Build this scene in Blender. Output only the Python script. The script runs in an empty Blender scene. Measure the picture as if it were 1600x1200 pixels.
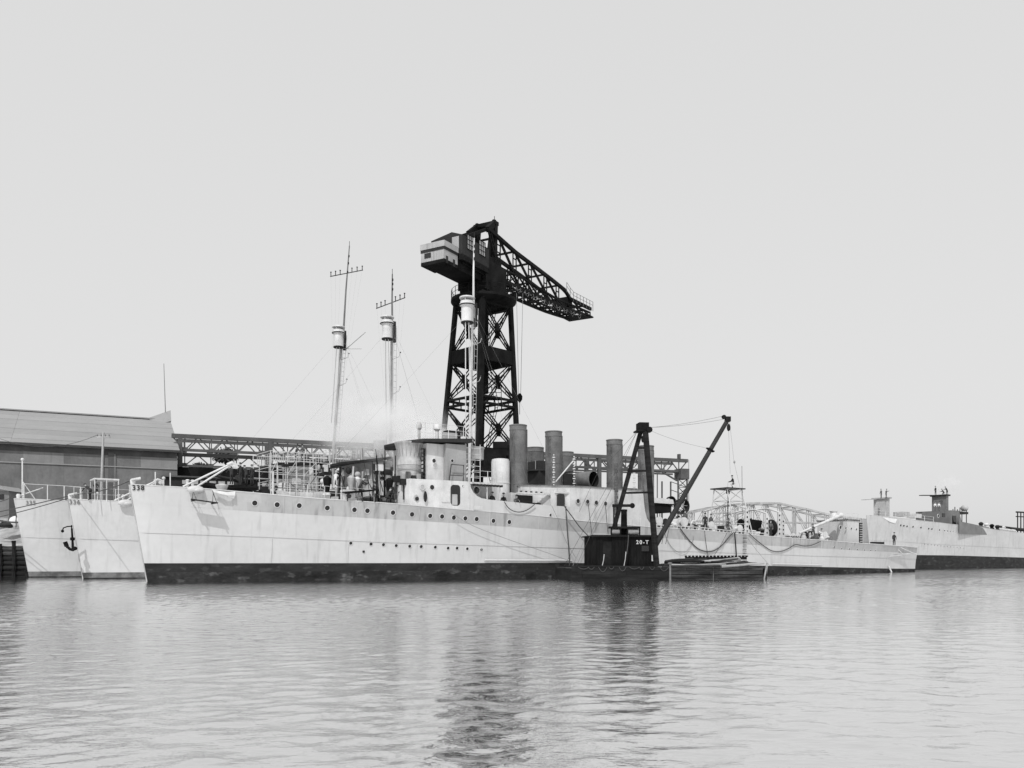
import bpy, math, random
from mathutils import Vector, Matrix
random.seed(7)
SC = bpy.context.scene
COL = SC.collection
# ---------------------------------------------------------------- camera
FPX, EYE, HORZ = 1373.0, 1.55, 875.0
cd = bpy.data.cameras.new('camera'); cam = bpy.data.objects.new('camera', cd); COL.objects.link(cam)
cam.location = (0, 0, EYE); cam.rotation_euler = (math.radians(90), 0, 0)
cd.sensor_width = 36; cd.lens = FPX / 1600 * 36; cd.shift_y = (HORZ - 600) / 1600
cd.clip_start = .1; cd.clip_end = 9000
SC.camera = cam
# ---------------------------------------------------------------- light
SUN = Vector((-.33, -1.33, 1.75)).normalized()
elev = math.asin(SUN.z); azim = math.atan2(SUN.x, SUN.y)
world = bpy.data.worlds.new('World'); SC.world = world; world.use_nodes = True
wn = world.node_tree; wn.nodes.clear()
N = lambda t, **k: wn.nodes.new(t)
sky = N('ShaderNodeTexSky'); sky.sky_type = 'NISHITA'; sky.sun_disc = False
sky.sun_elevation = elev; sky.sun_rotation = azim; sky.altitude = 0; sky.air_density = 1.0; sky.dust_density = 3.0; sky.ozone_density = 1.0
sep = N('ShaderNodeSeparateColor'); wn.links.new(sky.outputs[0], sep.inputs[0])     # blue-sensitive plate: the sky's blue light alone
pw = N('ShaderNodeMath'); pw.operation = 'POWER'; pw.inputs[1].default_value = .10; wn.links.new(sep.outputs[2], pw.inputs[0])
ml = N('ShaderNodeMath'); ml.operation = 'MULTIPLY'; ml.inputs[1].default_value = 6.2; wn.links.new(pw.outputs[0], ml.inputs[0])
bg = N('ShaderNodeBackground'); bg.inputs[1].default_value = .1; wn.links.new(ml.outputs[0], bg.inputs[0])
wo = N('ShaderNodeOutputWorld'); wn.links.new(bg.outputs[0], wo.inputs[0])
sl = bpy.data.lights.new('sun', 'SUN'); sl.energy = 3.1; sl.angle = math.radians(.6); sl.color = (1, 1, 1)
so = bpy.data.objects.new('sun', sl); COL.objects.link(so); so.rotation_euler = SUN.to_track_quat('Z', 'Y').to_euler()
vs = SC.view_settings
SC.display_settings.display_device = 'sRGB'; vs.view_transform = 'Standard'; vs.look = 'None'; vs.exposure = .06; vs.gamma = 1; vs.use_curve_mapping = False
SC.cycles.max_bounces = 6; SC.cycles.volume_bounces = 4; SC.cycles.volume_step_rate = 2.0; SC.cycles.volume_max_steps = 128
# ---------------------------------------------------------------- materials
MATS = {}
def mat(name, g, rough=.6, var=.12, scale=.8, streak=0., bump=0., bscale=8., stretch=(1, 1, 1), spec=.3, spots=0.):
    if name in MATS: return MATS[name]
    m = bpy.data.materials.new(name); m.use_nodes = True; nt = m.node_tree; b = nt.nodes['Principled BSDF']
    b.inputs['Roughness'].default_value = rough; b.inputs['Specular IOR Level'].default_value = spec
    L = nt.links.new; nn = nt.nodes.new
    geo = nn('ShaderNodeNewGeometry')
    def noise(sc, st, det=4., w=0.):
        mp = nn('ShaderNodeMapping'); L(geo.outputs['Position'], mp.inputs[0]); mp.inputs['Scale'].default_value = st; mp.inputs['Location'].default_value = (w, w * .7, w * .3)
        t = nn('ShaderNodeTexNoise'); L(mp.outputs[0], t.inputs['Vector']); t.inputs['Scale'].default_value = sc; t.inputs['Detail'].default_value = det
        return t.outputs['Fac']
    def ramp(f, a, b_, lo, hi):
        r = nn('ShaderNodeMapRange'); L(f, r.inputs[0]); r.inputs[1].default_value = a; r.inputs[2].default_value = b_; r.inputs[3].default_value = lo; r.inputs[4].default_value = hi
        return r.outputs[0]
    def mul(a, b_):
        q = nn('ShaderNodeMath'); q.operation = 'MULTIPLY'; L(a, q.inputs[0])
        if isinstance(b_, float): q.inputs[1].default_value = b_
        else: L(b_, q.inputs[1])
        return q.outputs[0]
    v = ramp(noise(scale, stretch, 5.), .3, .7, 1 - var, 1 + var)
    v = mul(v, ramp(noise(scale * 9, stretch, 3., 5.), .3, .7, 1 - var * .4, 1 + var * .4))
    if streak: v = mul(v, ramp(noise(2.6, (1, 1, .1), 5., 3.), .54, .76, 1., 1 - streak))
    if spots: v = mul(v, ramp(noise(1.1, (1, 1, 2.2), 8., 9.), .56, .64, 1., 1 + spots))
    v = mul(v, float(g))
    cc = nn('ShaderNodeCombineColor'); 
    for i in range(3): L(v, cc.inputs[i])
    L(cc.outputs[0], b.inputs['Base Color'])
    if bump:
        bp = nn('ShaderNodeBump'); L(noise(bscale, stretch, 4.), bp.inputs['Height']); bp.inputs['Strength'].default_value = min(1., bump); bp.inputs['Distance'].default_value = .05
        L(bp.outputs[0], b.inputs['Normal'])
    MATS[name] = m; return m
M_HULL = mat('hull_paint', .485, .5, .07, .22, .17, .25, .9)
M_HULL5 = mat('outer_hull_paint', .44, .5, .09, .25, .17, .25, .9)
M_HULL6 = mat('middle_hull_paint', .49, .5, .08, .25, .17, .25, .9)
M_HULLF = mat('far_hull_paint', .44, .6, .10, .25, .25, .2, .9)
M_MAST = mat('mast_grey', .13, .6, .25, 1.)
M_STRAKE = mat('upper_strake_tone', .36, .5, .12, .35, .45, .12, 1.2)
M_BOOT = mat('boot_topping_black', .016, .8, .5, .6, 0, .2, 3, (1, 1, 2.5), .3, 1.2)
M_FOUL = mat('fouled_bottom_paint', .022, .8, .7, .35, .3, .4, 4, (1, 1, 2.0), .15, 1.8)
M_SCUM = mat('scummed_waterline_paint', .13, .8, .45, 1.2, .4, .3, 4)
M_DECK = mat('deck_steel', .16, .8, .3, 1.0)
M_WHITE = mat('light_grey_paint', .53, .5, .15, 1.0, .25)
M_GREY = mat('mid_grey_paint', .36, .6, .18, .8, .3)
M_STACK = mat('funnel_paint', .115, .55, .35, .9, .45, .1, 3)
M_STACKTOP = mat('funnel_soot', .13, .6, .2, 1.2)
M_BLACK = mat('black_void', .012, .5, .2, 1.0)
M_CRANE = mat('crane_dark_iron', .0085, .8, .7, .5, spec=.12)
M_CRANE2 = mat('crane_grey_iron', .026, .7, .3, .6, spec=.15)
M_CORR = mat('corrugated_light_sheet', .36, .6, .12, .6, .3)
M_RUN = mat('runway_iron', .085, .7, .25, .5)
M_ROPE = mat('rope', .06, .9, .2, 3.)
M_WIRE = mat('wire', .22, .7, .1, 3.)
M_ROPEL = mat('pale_rope', .35, .9, .2, 3.)
M_CANVAS = mat('canvas', .62, .9, .08, 1.5, .1, .3, 5)
M_GLASS = mat('dark_glass', .012, .12, .1, 1, spec=.6)
M_WOOD = mat('weathered_timber', .042, .85, .8, 1.6, .2, .5, 6, (.35, .35, 3), spec=.1)
M_WOOD2 = mat('dark_weathered_timber', .030, .85, .8, 1.6, .2, .5, 6, (.35, .35, 3), spec=.1)
M_WOODL = mat('bleached_timber', .27, .85, .35, 1.4, .2, .5, 6, (.3, .3, 3))
M_WOODD = mat('tarred_timber', .017, .9, .5, 1.2, .3, .5, 6, (.3, .3, 3), spec=.1)
M_TAR = mat('tarred_boards', .007, .8, .7, 1.4, 0, .2, 5, (1, 1, .3), spec=.1)
M_WALL = mat('corrugated_wall', .15, .8, .22, .3, .22)
M_ROOF = mat('slate_roof', .24, .8, .10, .10, .12, stretch=(.6, .6, 2))
M_STONE = mat('quay_stone', .16, .9, .35, .4, .3, .5, 2)
M_BANK = mat('bank_earth', .30, .95, .4, .5, 0, .8, 2)
M_CLOTH = mat('dark_cloth', .030, .9, .3, 3.)
M_CLOTHM = mat('grey_cloth', .09, .9, .2, 3.)
M_CLOTHL = mat('white_cloth', .6, .9, .1, 3.)
M_SKIN = mat('skin', .32, .6, .05, 3.)
M_RUST = mat('rusted_iron', .10, .85, .45, 2.5, .3, .3, 6)
M_LEAF = mat('leaves', .07, .7, .4, 1.0)
M_TEXT = mat('black_lettering', .012, .7, .05, 3.); M_TEXTW = mat('white_lettering', .5, .7, .05, 3.)
# ---------------------------------------------------------------- mesh helpers
def new_mesh(name, verts, faces, m, smooth=False, mi=None):
    me = bpy.data.meshes.new(name); me.from_pydata([tuple(v) for v in verts], [], faces)
    for q in (m if isinstance(m, (list, tuple)) else [m]): me.materials.append(q)
    if mi: me.polygons.foreach_set('material_index', mi)
    if smooth:
        me.polygons.foreach_set('use_smooth', [True] * len(me.polygons))
        try: me.set_sharp_from_angle(angle=math.radians(38))
        except Exception: pass
    me.update(); return me
def ring(n, r=1., z=0.): return [(r * math.cos(2 * math.pi * i / n), r * math.sin(2 * math.pi * i / n), z) for i in range(n)]
def v_lathe(prof, n=20, close=True):
    V = []; Fc = []
    for r, z in prof: V += ring(n, max(r, 1e-4), z)
    k = len(prof)
    for j in range(k - 1):
        for i in range(n):
            a = j * n + i; b = j * n + (i + 1) % n; Fc.append((a, b, b + n, a + n))
    if close: Fc.append(tuple(range(n - 1, -1, -1))); Fc.append(tuple((k - 1) * n + i for i in range(n)))
    return V, Fc
CUBE = ([(x, y, z) for z in (-.5, .5) for y in (-.5, .5) for x in (-.5, .5)], [(0, 2, 3, 1), (4, 5, 7, 6), (0, 1, 5, 4), (2, 6, 7, 3), (0, 4, 6, 2), (1, 3, 7, 5)])
UNIT = {}
def unit(kind, m):
    k = (kind, m.name)
    if k not in UNIT:
        if kind == 'cube': UNIT[k] = new_mesh('unit_bar', *CUBE, m)
        elif kind == 'rod': UNIT[k] = new_mesh('unit_rod', *v_lathe([(1, -.5), (1, .5)], 10), m, True)
        elif kind == 'disc': UNIT[k] = new_mesh('unit_disc', *v_lathe([(1, -.5), (1, .5)], 18), m, True)
        elif kind == 'rim':
            V, Fc = v_lathe([(1, -.5), (1.22, -.5), (1.22, .5), (1, .5)], 18, False); Fc += [(i, 54 + i, 54 + (i + 1) % 18, (i + 1) % 18) for i in range(18)]
            UNIT[k] = new_mesh('unit_rim', V, Fc, m)
        elif kind == 'ball': UNIT[k] = new_mesh('unit_ball', *v_lathe([(math.sin(a * math.pi / 8), -math.cos(a * math.pi / 8)) for a in range(9)], 12, False), m, True)
    return UNIT[k]
def v_prism(pts, z0, z1):
    """pts counter-clockwise in plan; z0/z1 numbers or functions of (x, y)"""
    f0 = z0 if callable(z0) else (lambda x, y: z0); f1 = z1 if callable(z1) else (lambda x, y: z1)
    n = len(pts); V = [(x, y, f0(x, y)) for x, y in pts] + [(x, y, f1(x, y)) for x, y in pts]
    return V, [tuple(range(n - 1, -1, -1)), tuple(range(n, 2 * n))] + [(i, (i + 1) % n, n + (i + 1) % n, n + i) for i in range(n)]
def v_xz(pts, y0, y1):
    n = len(pts); V = [(x, y0, z) for x, z in pts] + [(x, y1, z) for x, z in pts]
    return V, [tuple(range(n)), tuple(range(2 * n - 1, n - 1, -1))] + [((i + 1) % n, i, n + i, n + (i + 1) % n) for i in range(n)]
def v_tube(P, r, n=6, r2=None):
    P = [Vector(p) for p in P]; V = []; Fc = []
    for i, p in enumerate(P):
        d = (P[min(i + 1, len(P) - 1)] - P[max(i - 1, 0)]).normalized(); a = d.cross(Vector((0, 0, 1)))
        if a.length < 1e-3: a = Vector((1, 0, 0))
        a.normalize(); b = d.cross(a); rr = r if r2 is None else r + (r2 - r) * i / (len(P) - 1)
        for k in range(n):
            t = 2 * math.pi * k / n; V.append(p + a * math.cos(t) * rr + b * math.sin(t) * rr)
    for i in range(len(P) - 1):
        for k in range(n):
            u = i * n + k; w = i * n + (k + 1) % n; Fc.append((u, w, w + n, u + n))
    Fc.append(tuple(range(n - 1, -1, -1))); Fc.append(tuple((len(P) - 1) * n + k for k in range(n)))
    return V, Fc
def sag(p, q, s, n=14):
    p = Vector(p); q = Vector(q); return [p.lerp(q, i / n) - Vector((0, 0, s * 4 * (i / n) * (1 - i / n))) for i in range(n + 1)]
def circ(cx, cz, r, n=16, a0=0., a1=2 * math.pi): return [(cx + r * math.cos(a0 + (a1 - a0) * i / n), cz + r * math.sin(a0 + (a1 - a0) * i / n)) for i in range(n)]
def rrect(x0, z0, x1, z1, r):
    P = []
    for cx, cz, a in ((x1 - r, z1 - r, 0), (x0 + r, z1 - r, 90), (x0 + r, z0 + r, 180), (x1 - r, z0 + r, 270)):
        for k in range(4): t = math.radians(a + k * 30); P.append((cx + r * math.cos(t), cz + r * math.sin(t)))
    return P
def interp(T, x):
    if x <= T[0][0]: return T[0][1]
    for (a, b), (c, d) in zip(T, T[1:]):
        if x <= c: return b + (d - b) * (x - a) / (c - a)
    return T[-1][1]
class Frame:
    """a place in the world with its own axes: origin (x, y) and a turn about z"""
    def __init__(s, x, y, deg=0., z=0.):
        s.o = (x, y); s.a = math.radians(deg); s.M = Matrix.Translation((x, y, z)) @ Matrix.Rotation(s.a, 4, 'Z'); s.z0 = z
    def hit(s, px, py, y=0.):
        """where the sight line of a photograph pixel meets the frame's upright plane y = const"""
        c, sn = math.cos(s.a), math.sin(s.a); ox, oy = -s.o[0], -s.o[1]; d = ((px - 800) / FPX, 1.)
        lx, ly = c * ox + sn * oy, -sn * ox + c * oy; dx, dy = c * d[0] + sn * d[1], -sn * d[0] + c * d[1]
        k = (y - ly) / dy
        return Vector((lx + k * dx, y, EYE + k * (HORZ - py) / FPX - s.z0))
    def dist(s, px, y=0.):
        p = s.M @ s.hit(px, 875, y); return p.y
WORLD = Frame(0, 0)
def at(px, py, Y): return Vector(((px - 800) / FPX * Y, Y, EYE + (HORZ - py) / FPX * Y))
def props(o, label=None, cat=None, group=None, kind=None):
    for k, v in (('label', label), ('category', cat), ('group', group), ('kind', kind)):
        if v: o[k] = v
class Thing:
    """one thing: an Empty at its base; every part is a child mesh"""
    def __init__(s, name, label, cat, fr=WORLD, base=(0, 0, 0), group=None, kind=None):
        s.fr = fr; s.b = Vector(base); s.o = bpy.data.objects.new(name, None); COL.objects.link(s.o); s.o.empty_display_size = .3
        s.o.matrix_world = fr.M @ Matrix.Translation(s.b); props(s.o, label, cat, group, kind)
    def mesh(s, name, VF, m, parent=None, smooth=False, kind=None, mi=None):
        V = [Vector(v) - s.b for v in VF[0]]
        o = bpy.data.objects.new(name, new_mesh(name, V, VF[1], m, smooth, mi)); COL.objects.link(o); o.parent = parent or s.o
        if kind: o['kind'] = kind
        return o
    def unit(s, name, me, M, parent=None):
        o = bpy.data.objects.new(name, me); COL.objects.link(o); o.parent = parent or s.o; o.matrix_local = Matrix.Translation(-s.b) @ M; return o
    def bar(s, name, p, q, w, h, m, parent=None, kind='cube', up=(0, 0, 1)):
        p = Vector(p); q = Vector(q); d = q - p; L = d.length; d.normalize(); a = d.cross(Vector(up))
        if a.length < 1e-3: a = Vector((1, 0, 0))
        a.normalize(); b = a.cross(d)
        M = Matrix(((a.x * w, b.x * h, d.x * L, 0), (a.y * w, b.y * h, d.y * L, 0), (a.z * w, b.z * h, d.z * L, 0), (0, 0, 0, 1)))
        return s.unit(name, unit(kind, m), Matrix.Translation((p + q) / 2) @ M, parent)
    def rod(s, name, p, q, r, m, parent=None, kind='rod'): return s.bar(name, p, q, r, r, m, parent, kind)
    def box(s, name, a, b, m, parent=None):
        a = Vector(a); b = Vector(b); c = (a + b) / 2; d = b - a
        return s.unit(name, unit('cube', m), Matrix.Translation(c) @ Matrix.Diagonal((abs(d.x), abs(d.y), abs(d.z), 1)), parent)
    def ball(s, name, c, r, m, parent=None):
        r = r if isinstance(r, tuple) else (r, r, r); return s.unit(name, unit('ball', m), Matrix.Translation(c) @ Matrix.Diagonal((*r, 1)), parent)
    def lathe(s, name, c, prof, m, parent=None, n=20, close=True, tilt=None):
        V, Fc = v_lathe(prof, n, close); R = Matrix.Translation(c)
        if tilt is not None: R = R @ Vector((0, 0, 1)).rotation_difference(Vector(tilt).normalized()).to_matrix().to_4x4()
        return s.mesh(name, ([R @ Vector(v) for v in V], Fc), m, parent, True)
    def prism(s, name, pts, z0, z1, m, parent=None): return s.mesh(name, v_prism(pts, z0, z1), m, parent)
    def xz(s, name, pts, y0, y1, m, parent=None): return s.mesh(name, v_xz(pts, y0, y1), m, parent)
    def tube(s, name, P, r, m, parent=None, n=6, r2=None): return s.mesh(name, v_tube(P, r, n, r2), m, parent, True)
def solo(name, label, cat, VF, m, fr=WORLD, group=None, kind=None, smooth=False, base=None):
    V = [Vector(v) for v in VF[0]]; b = Vector(base) if base is not None else Vector((sum(v.x for v in V) / len(V), sum(v.y for v in V) / len(V), min(v.z for v in V)))
    if kind == 'structure': b = Vector((0, 0, 0))
    o = bpy.data.objects.new(name, new_mesh(name, [v - b for v in V], VF[1], m, smooth)); COL.objects.link(o)
    o.matrix_world = fr.M @ Matrix.Translation(b); props(o, label, cat, group, kind); return o
def letters(t, text, P, right, up, size, m, name='lettering', parent=None):
    cu = bpy.data.curves.new('lettering', 'FONT'); cu.body = text; cu.size = size; cu.extrude = .01; cu.align_x = 'CENTER'; cu.align_y = 'CENTER'; cu.space_character = 1.12 if text.isdigit() else 1.3; cu.offset = size * .012
    o = bpy.data.objects.new('lettering_tmp', cu); COL.objects.link(o); dg = bpy.context.evaluated_depsgraph_get(); me = bpy.data.meshes.new_from_object(o.evaluated_get(dg))
    bpy.data.objects.remove(o); bpy.data.curves.remove(cu); me.materials.clear(); me.materials.append(m)
    r = Vector(right).normalized(); u = Vector(up); n = r.cross(u).normalized(); u = n.cross(r)
    R = Matrix(((r.x, u.x, n.x, 0), (r.y, u.y, n.y, 0), (r.z, u.z, n.z, 0), (0, 0, 0, 1)))
    me.transform(Matrix.Translation(Vector(P) - t.b) @ R)
    q = bpy.data.objects.new(name, me); COL.objects.link(q); q.parent = parent or t.o; return q
# ---------------------------------------------------------------- water, quay
def water():
    """one sheet: a fine grid carrying real wavelets over the basin, flat beyond it"""
    import numpy as np
    rs = np.random.RandomState(12); X0, X1, Y0, Y1, cs = -46., 46., 0., 74., .068
    def spread(a, b, c, step):                                         # even spacing from a to b, then widening out to c
        v = list(np.arange(a, b, step)); d = step                        # (finest where one can stand close to it)
        while v[-1] < c: d = min(.75, d * 1.012); v.append(v[-1] + d)
        return np.array(v)
    px_ = spread(0, 13, 128, cs); xs = np.concatenate([-px_[:0:-1], px_]); ys = spread(Y0, 24, 215, cs); nx, ny = len(xs), len(ys); X0, X1, Y1 = xs[0], xs[-1], ys[-1]
    gx, gy = np.meshgrid(xs, ys); h = np.zeros_like(gx)
    for i in range(64):
        lam = .19 * (8.0 ** (rs.rand() ** 1.6)); th = math.pi / 2 + rs.normal(0, .62); k = 2 * math.pi / lam; ph = rs.rand() * 6.283
        wx = gx + .25 * np.sin(gy * .37 + i) ; wy = gy + .3 * np.sin(gx * .31 + i * 1.7)
        h += WAVE * lam * (.6 if lam > .8 else 1.) * np.sin(k * (math.cos(th) * wx + math.sin(th) * wy) + ph)
    patch = .75 + .35 * np.sin(gx * .11 + 1.3 * np.sin(gy * .13)) * np.sin(gy * .17 + .9 * np.sin(gx * .07 + 2)); h *= patch
    edge = np.minimum(np.minimum(gx - X0, X1 - gx), np.minimum(gy - Y0, Y1 - gy)) / 5.; h *= np.clip(edge, 0, 1)
    co = np.stack([gx, gy, h], -1).reshape(-1, 3)
    far = np.array([(-3000, -300, 0), (3000, -300, 0), (3000, 5000, 0), (-3000, 5000, 0)], float); co = np.concatenate([co, far])
    idx = np.arange(nx * ny).reshape(ny, nx); q = np.stack([idx[:-1, :-1], idx[:-1, 1:], idx[1:, 1:], idx[1:, :-1]], -1).reshape(-1, 4)
    f = nx * ny; c00, c10, c11, c01 = idx[0, 0], idx[0, -1], idx[-1, -1], idx[-1, 0]
    ext = [list(idx[0, ::-1]) + [f, f + 1], list(idx[::-1, -1]) + [f + 1, f + 2], list(idx[-1, :]) + [f + 2, f + 3], list(idx[:, 0]) + [f + 3, f]]
    loops = np.concatenate([q.reshape(-1)] + [np.array(e) for e in ext]); sizes = [4] * len(q) + [len(e) for e in ext]
    me = bpy.data.meshes.new('water'); me.vertices.add(len(co)); me.vertices.foreach_set('co', co.reshape(-1)); me.loops.add(len(loops)); me.loops.foreach_set('vertex_index', loops.astype('i'))
    me.polygons.add(len(sizes)); st = np.concatenate([[0], np.cumsum(sizes)[:-1]]); me.polygons.foreach_set('loop_start', st.astype('i')); me.polygons.foreach_set('loop_total', np.array(sizes, 'i')); me.update(calc_edges=True)
    me.polygons.foreach_set('use_smooth', [True] * len(sizes)); me.validate()
    m = bpy.data.materials.new('harbour_water'); m.use_nodes = True; nt = m.node_tree; L = nt.links.new; nn = nt.nodes.new; b = nt.nodes['Principled BSDF']
    nt.nodes.remove(b); out = nt.nodes['Material Output']
    df = nn('ShaderNodeBsdfDiffuse'); df.inputs[0].default_value = (.10, .10, .10, 1); gl = nn('ShaderNodeBsdfGlossy'); gl.inputs[0].default_value = (.95, .95, .95, 1); gl.inputs['Roughness'].default_value = .04
    fr_ = nn('ShaderNodeFresnel'); fr_.inputs[0].default_value = 1.6; mr = nn('ShaderNodeMapRange'); L(fr_.outputs[0], mr.inputs[0]); mr.inputs[1].default_value = 0; mr.inputs[2].default_value = .55; mr.inputs[3].default_value = .76; mr.inputs[4].default_value = .97
    mx = nn('ShaderNodeMixShader'); L(mr.outputs[0], mx.inputs[0]); L(df.outputs[0], mx.inputs[1]); L(gl.outputs[0], mx.inputs[2]); L(mx.outputs[0], out.inputs[0])
    geo = nn('ShaderNodeNewGeometry')
    def noise(sc, st, det, rot=0.):
        mp = nn('ShaderNodeMapping'); L(geo.outputs['Position'], mp.inputs[0]); mp.inputs['Scale'].default_value = st; mp.inputs['Rotation'].default_value = (0, 0, rot)
        t = nn('ShaderNodeTexNoise'); L(mp.outputs[0], t.inputs['Vector']); t.inputs['Scale'].default_value = sc; t.inputs['Detail'].default_value = det; t.inputs['Roughness'].default_value = .55; return t.outputs['Fac']
    # patches where the breeze ruffles the surface more or less
    pt = nn('ShaderNodeMapRange'); L(noise(.035, (1, .5, 1), 3.), pt.inputs[0]); pt.inputs[1].default_value = .38; pt.inputs[2].default_value = .62; pt.inputs[3].default_value = .45; pt.inputs[4].default_value = 1.
    prev = None
    for sc, st, dt, rt, dist in ((5., (.6, 1, 1), 3., .3, .018), (14., (.6, 1, 1), 4., -.08, .008)):
        bb = nn('ShaderNodeBump'); L(noise(sc, st, dt, rt), bb.inputs['Height']); L(pt.outputs[0], bb.inputs['Strength']); bb.inputs['Distance'].default_value = dist
        if prev: L(prev.outputs[0], bb.inputs['Normal'])
        prev = bb
    for q in (df, gl, fr_): L(prev.outputs[0], q.inputs['Normal'])
    me.materials.append(m); o = bpy.data.objects.new('water', me); COL.objects.link(o); props(o, kind='structure'); return o
WAVE = .0021
water()
QZ = 2.6
QP = [(-200, 84), (-45, 84), (31, 141), (56, 144.5), (56, 152), (48, 158), (48, 420), (-400, 420), (-400, 84)]
solo('quay', None, None, v_prism(QP, -3, QZ), M_STONE, kind='structure')
# ---------------------------------------------------------------- destroyers
HBD = [(0, .06), (2, .72), (4.5, 1.35), (9, 2.25), (15, 3.15), (21, 3.8), (29, 4.35), (39, 4.68), (51, 4.72), (63, 4.65), (75, 4.1), (85, 3.3), (92, 2.2), (95.5, 1.2), (97, .75)]
HBW = [(0, .05), (2, .40), (4.5, .85), (9, 1.65), (15, 2.55), (21, 3.3), (29, 4.05), (39, 4.6), (51, 4.70), (63, 4.55), (75, 3.7), (85, 2.6), (92, 1.5), (95.5, .7), (97, .35)]
Z_DECK = [(-1.2, 6.75), (3.3, 6.6), (8, 6.33), (11, 6.14), (17, 5.93), (23, 5.65), (32, 5.25), (36, 4.95), (45, 4.55), (51.5, 4.42), (56.3, 4.15), (63.5, 3.9), (71, 3.69), (79.6, 3.43), (87, 3.27), (96, 3.1)]
Z_SEAM1 = [(-1.2, 5.45), (8, 4.98), (17, 4.68), (24, 4.45), (32, 4.1), (40, 3.8), (49.3, 3.42), (56.3, 3.1), (80, 2.55), (96, 2.35)]
Z_SEAM2 = [(-1.2, 3.4), (8, 3.15), (17, 2.85), (32, 2.55), (49, 2.3), (70, 1.9), (96, 1.6)]
Z_BOOT = [(-1.2, 1.22), (34, 1.19), (50, 1.05), (62, .82), (75, .6), (87, .38), (96, .3)]
class Ship(Thing):
    def __init__(s, label, px, ppm, deg=34.6, lift=lambda x: 0., boot=None, name='destroyer', group='destroyers moored side by side'):
        Y = FPX / ppm; fr = Frame((px - 800) / FPX * Y, Y, deg, .1)
        super().__init__(name, label, 'warship', fr, (0, 0, 0), group)
        s.dark = True; s.lift = lift; s.zd = lambda x: interp(Z_DECK, x) + lift(x)
        s.zs1 = lambda x: interp(Z_SEAM1, x) + lift(x) * .9; s.zs2 = lambda x: interp(Z_SEAM2, x) + lift(x) * .6
        s.zb = (lambda x: interp(Z_BOOT, x)) if boot is None else boot
    def hb(s, x, z):
        xr = x + z * .172; f = max(0., min(1.3, z / s.zd(x)))
        d = interp(HBD, xr + .0); w = interp(HBW, xr)
        if z < 0: return w * (1 + z * .06)
        return w + (d - w) * (f ** 1.5 if f < 1 else 1 + 1.5 * (f - 1))
    def px(s, px, py, off=0.):
        """point on the port side plating behind a photograph pixel"""
        y = -4.
        for _ in range(14):
            p = s.fr.hit(px, py, y); y = -s.hb(p.x, p.z) - off
        return Vector((p.x, y, p.z))
    def band(s, name, za, zb, m, off=0., k=3, x0=None, x1=None, both=True, kind=None):
        n = 70; V = []; Fc = []
        US = [((i / n) ** 1.25) for i in range(n + 1)]
        def pt(u, v, sg):
            xm = 96 * u
            for _ in range(4):
                z = za(xm) + (zb(xm) - za(xm)) * v; xa = -z * .172 if x0 is None else x0; xb = 95.9 + .05 * z if x1 is None else x1; xm = xa + (xb - xa) * u
            y = s.hb(xm, z); lap = off * (1 if v < 1 else 1) * (1 if x0 is not None or u > .001 else 0)
            return (xm, sg * (y + lap), z)
        rings = [(-1, u) for u in US] + [(1, u) for u in reversed(US)]
        if x0 is not None or not both: rings = [(-1, u) for u in US]
        for sg, u in rings:
            for j in range(k + 1): V.append(pt(u, j / k, sg))
            V.append((V[-1][0], V[-1][1] - sg * .12, V[-1][2]))        # the plate's upper edge, turned in
        w = k + 2; c = len(rings)
        for i in range(c if both and x0 is None else c - 1):
            j2 = (i + 1) % c
            for j in range(w - 1): Fc.append((i * w + j, j2 * w + j, j2 * w + j + 1, i * w + j + 1))
        return s.mesh(name, (V, Fc), m, smooth=True, kind=kind)
    def hull(s, paint=None, top=None, fouled=True):
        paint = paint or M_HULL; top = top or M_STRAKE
        low = (lambda x: s.zb(x) * .48) if fouled else (lambda x: -.02)
        s.band('bottom_plating', lambda x: -1.5, low, M_FOUL, 0)
        s.band('boot_topping', low, s.zb, M_BOOT if s.dark else M_SCUM, .004)
        s.band('hull_strake', s.zb, s.zs2, paint, .0, 4)
        s.band('hull_strake', s.zs2, s.zs1, paint, .035, 4)
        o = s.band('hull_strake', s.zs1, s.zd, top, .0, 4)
        if top is M_STRAKE:                                            # top strake starts in the hull tone, stepping darker further aft
            for q in (mat('strake_tone_fore', .395, .5, .1, .35, .2, .12, 1.2), mat('strake_tone_mid', .44, .5, .1, .35, .15, .12, 1.2), M_HULL): o.data.materials.append(q)
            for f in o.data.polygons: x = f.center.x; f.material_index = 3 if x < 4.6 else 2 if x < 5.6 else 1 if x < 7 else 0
        V = []; Fc = []; n = 48
        for i in range(n + 1):
            x = -1.1 + (96.9 - .9) * i / n; z = s.zd(x) - .04; y = max(.02, s.hb(x, z) - .03); V += [(x, -y, z), (x, y, z)]
        for i in range(n): a = i * 2; Fc.append((a, a + 2, a + 3, a + 1))
        s.mesh('deck', (V, Fc), M_DECK)
        # rounded gunwale bar along the deck edge
        for sg in (-1, 1): s.tube('gunwale', [(x, sg * (s.hb(x, s.zd(x)) - .01), s.zd(x)) for x in [-1.1 + 96.9 * (i / 60) for i in range(61)]], .045, paint, n=5)
    def porthole(s, px, py, r=.19, blind=False):
        p = s.px(px, py); e = .05
        nx = Vector((e * 2, -(s.hb(p.x + e, p.z) - s.hb(p.x - e, p.z)), 0)); nz = Vector((0, -(s.hb(p.x, p.z + e) - s.hb(p.x, p.z - e)), e * 2)); nrm = nx.cross(nz).normalized()
        if nrm.y > 0: nrm = -nrm
        s.rod('porthole', p - nrm * .06, p + nrm * .012, r, M_WHITE if blind else M_GLASS, kind='disc')
        s.rod('porthole_rim', p - nrm * .02, p + nrm * .035, r, M_WHITE, kind='rim')
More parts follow.
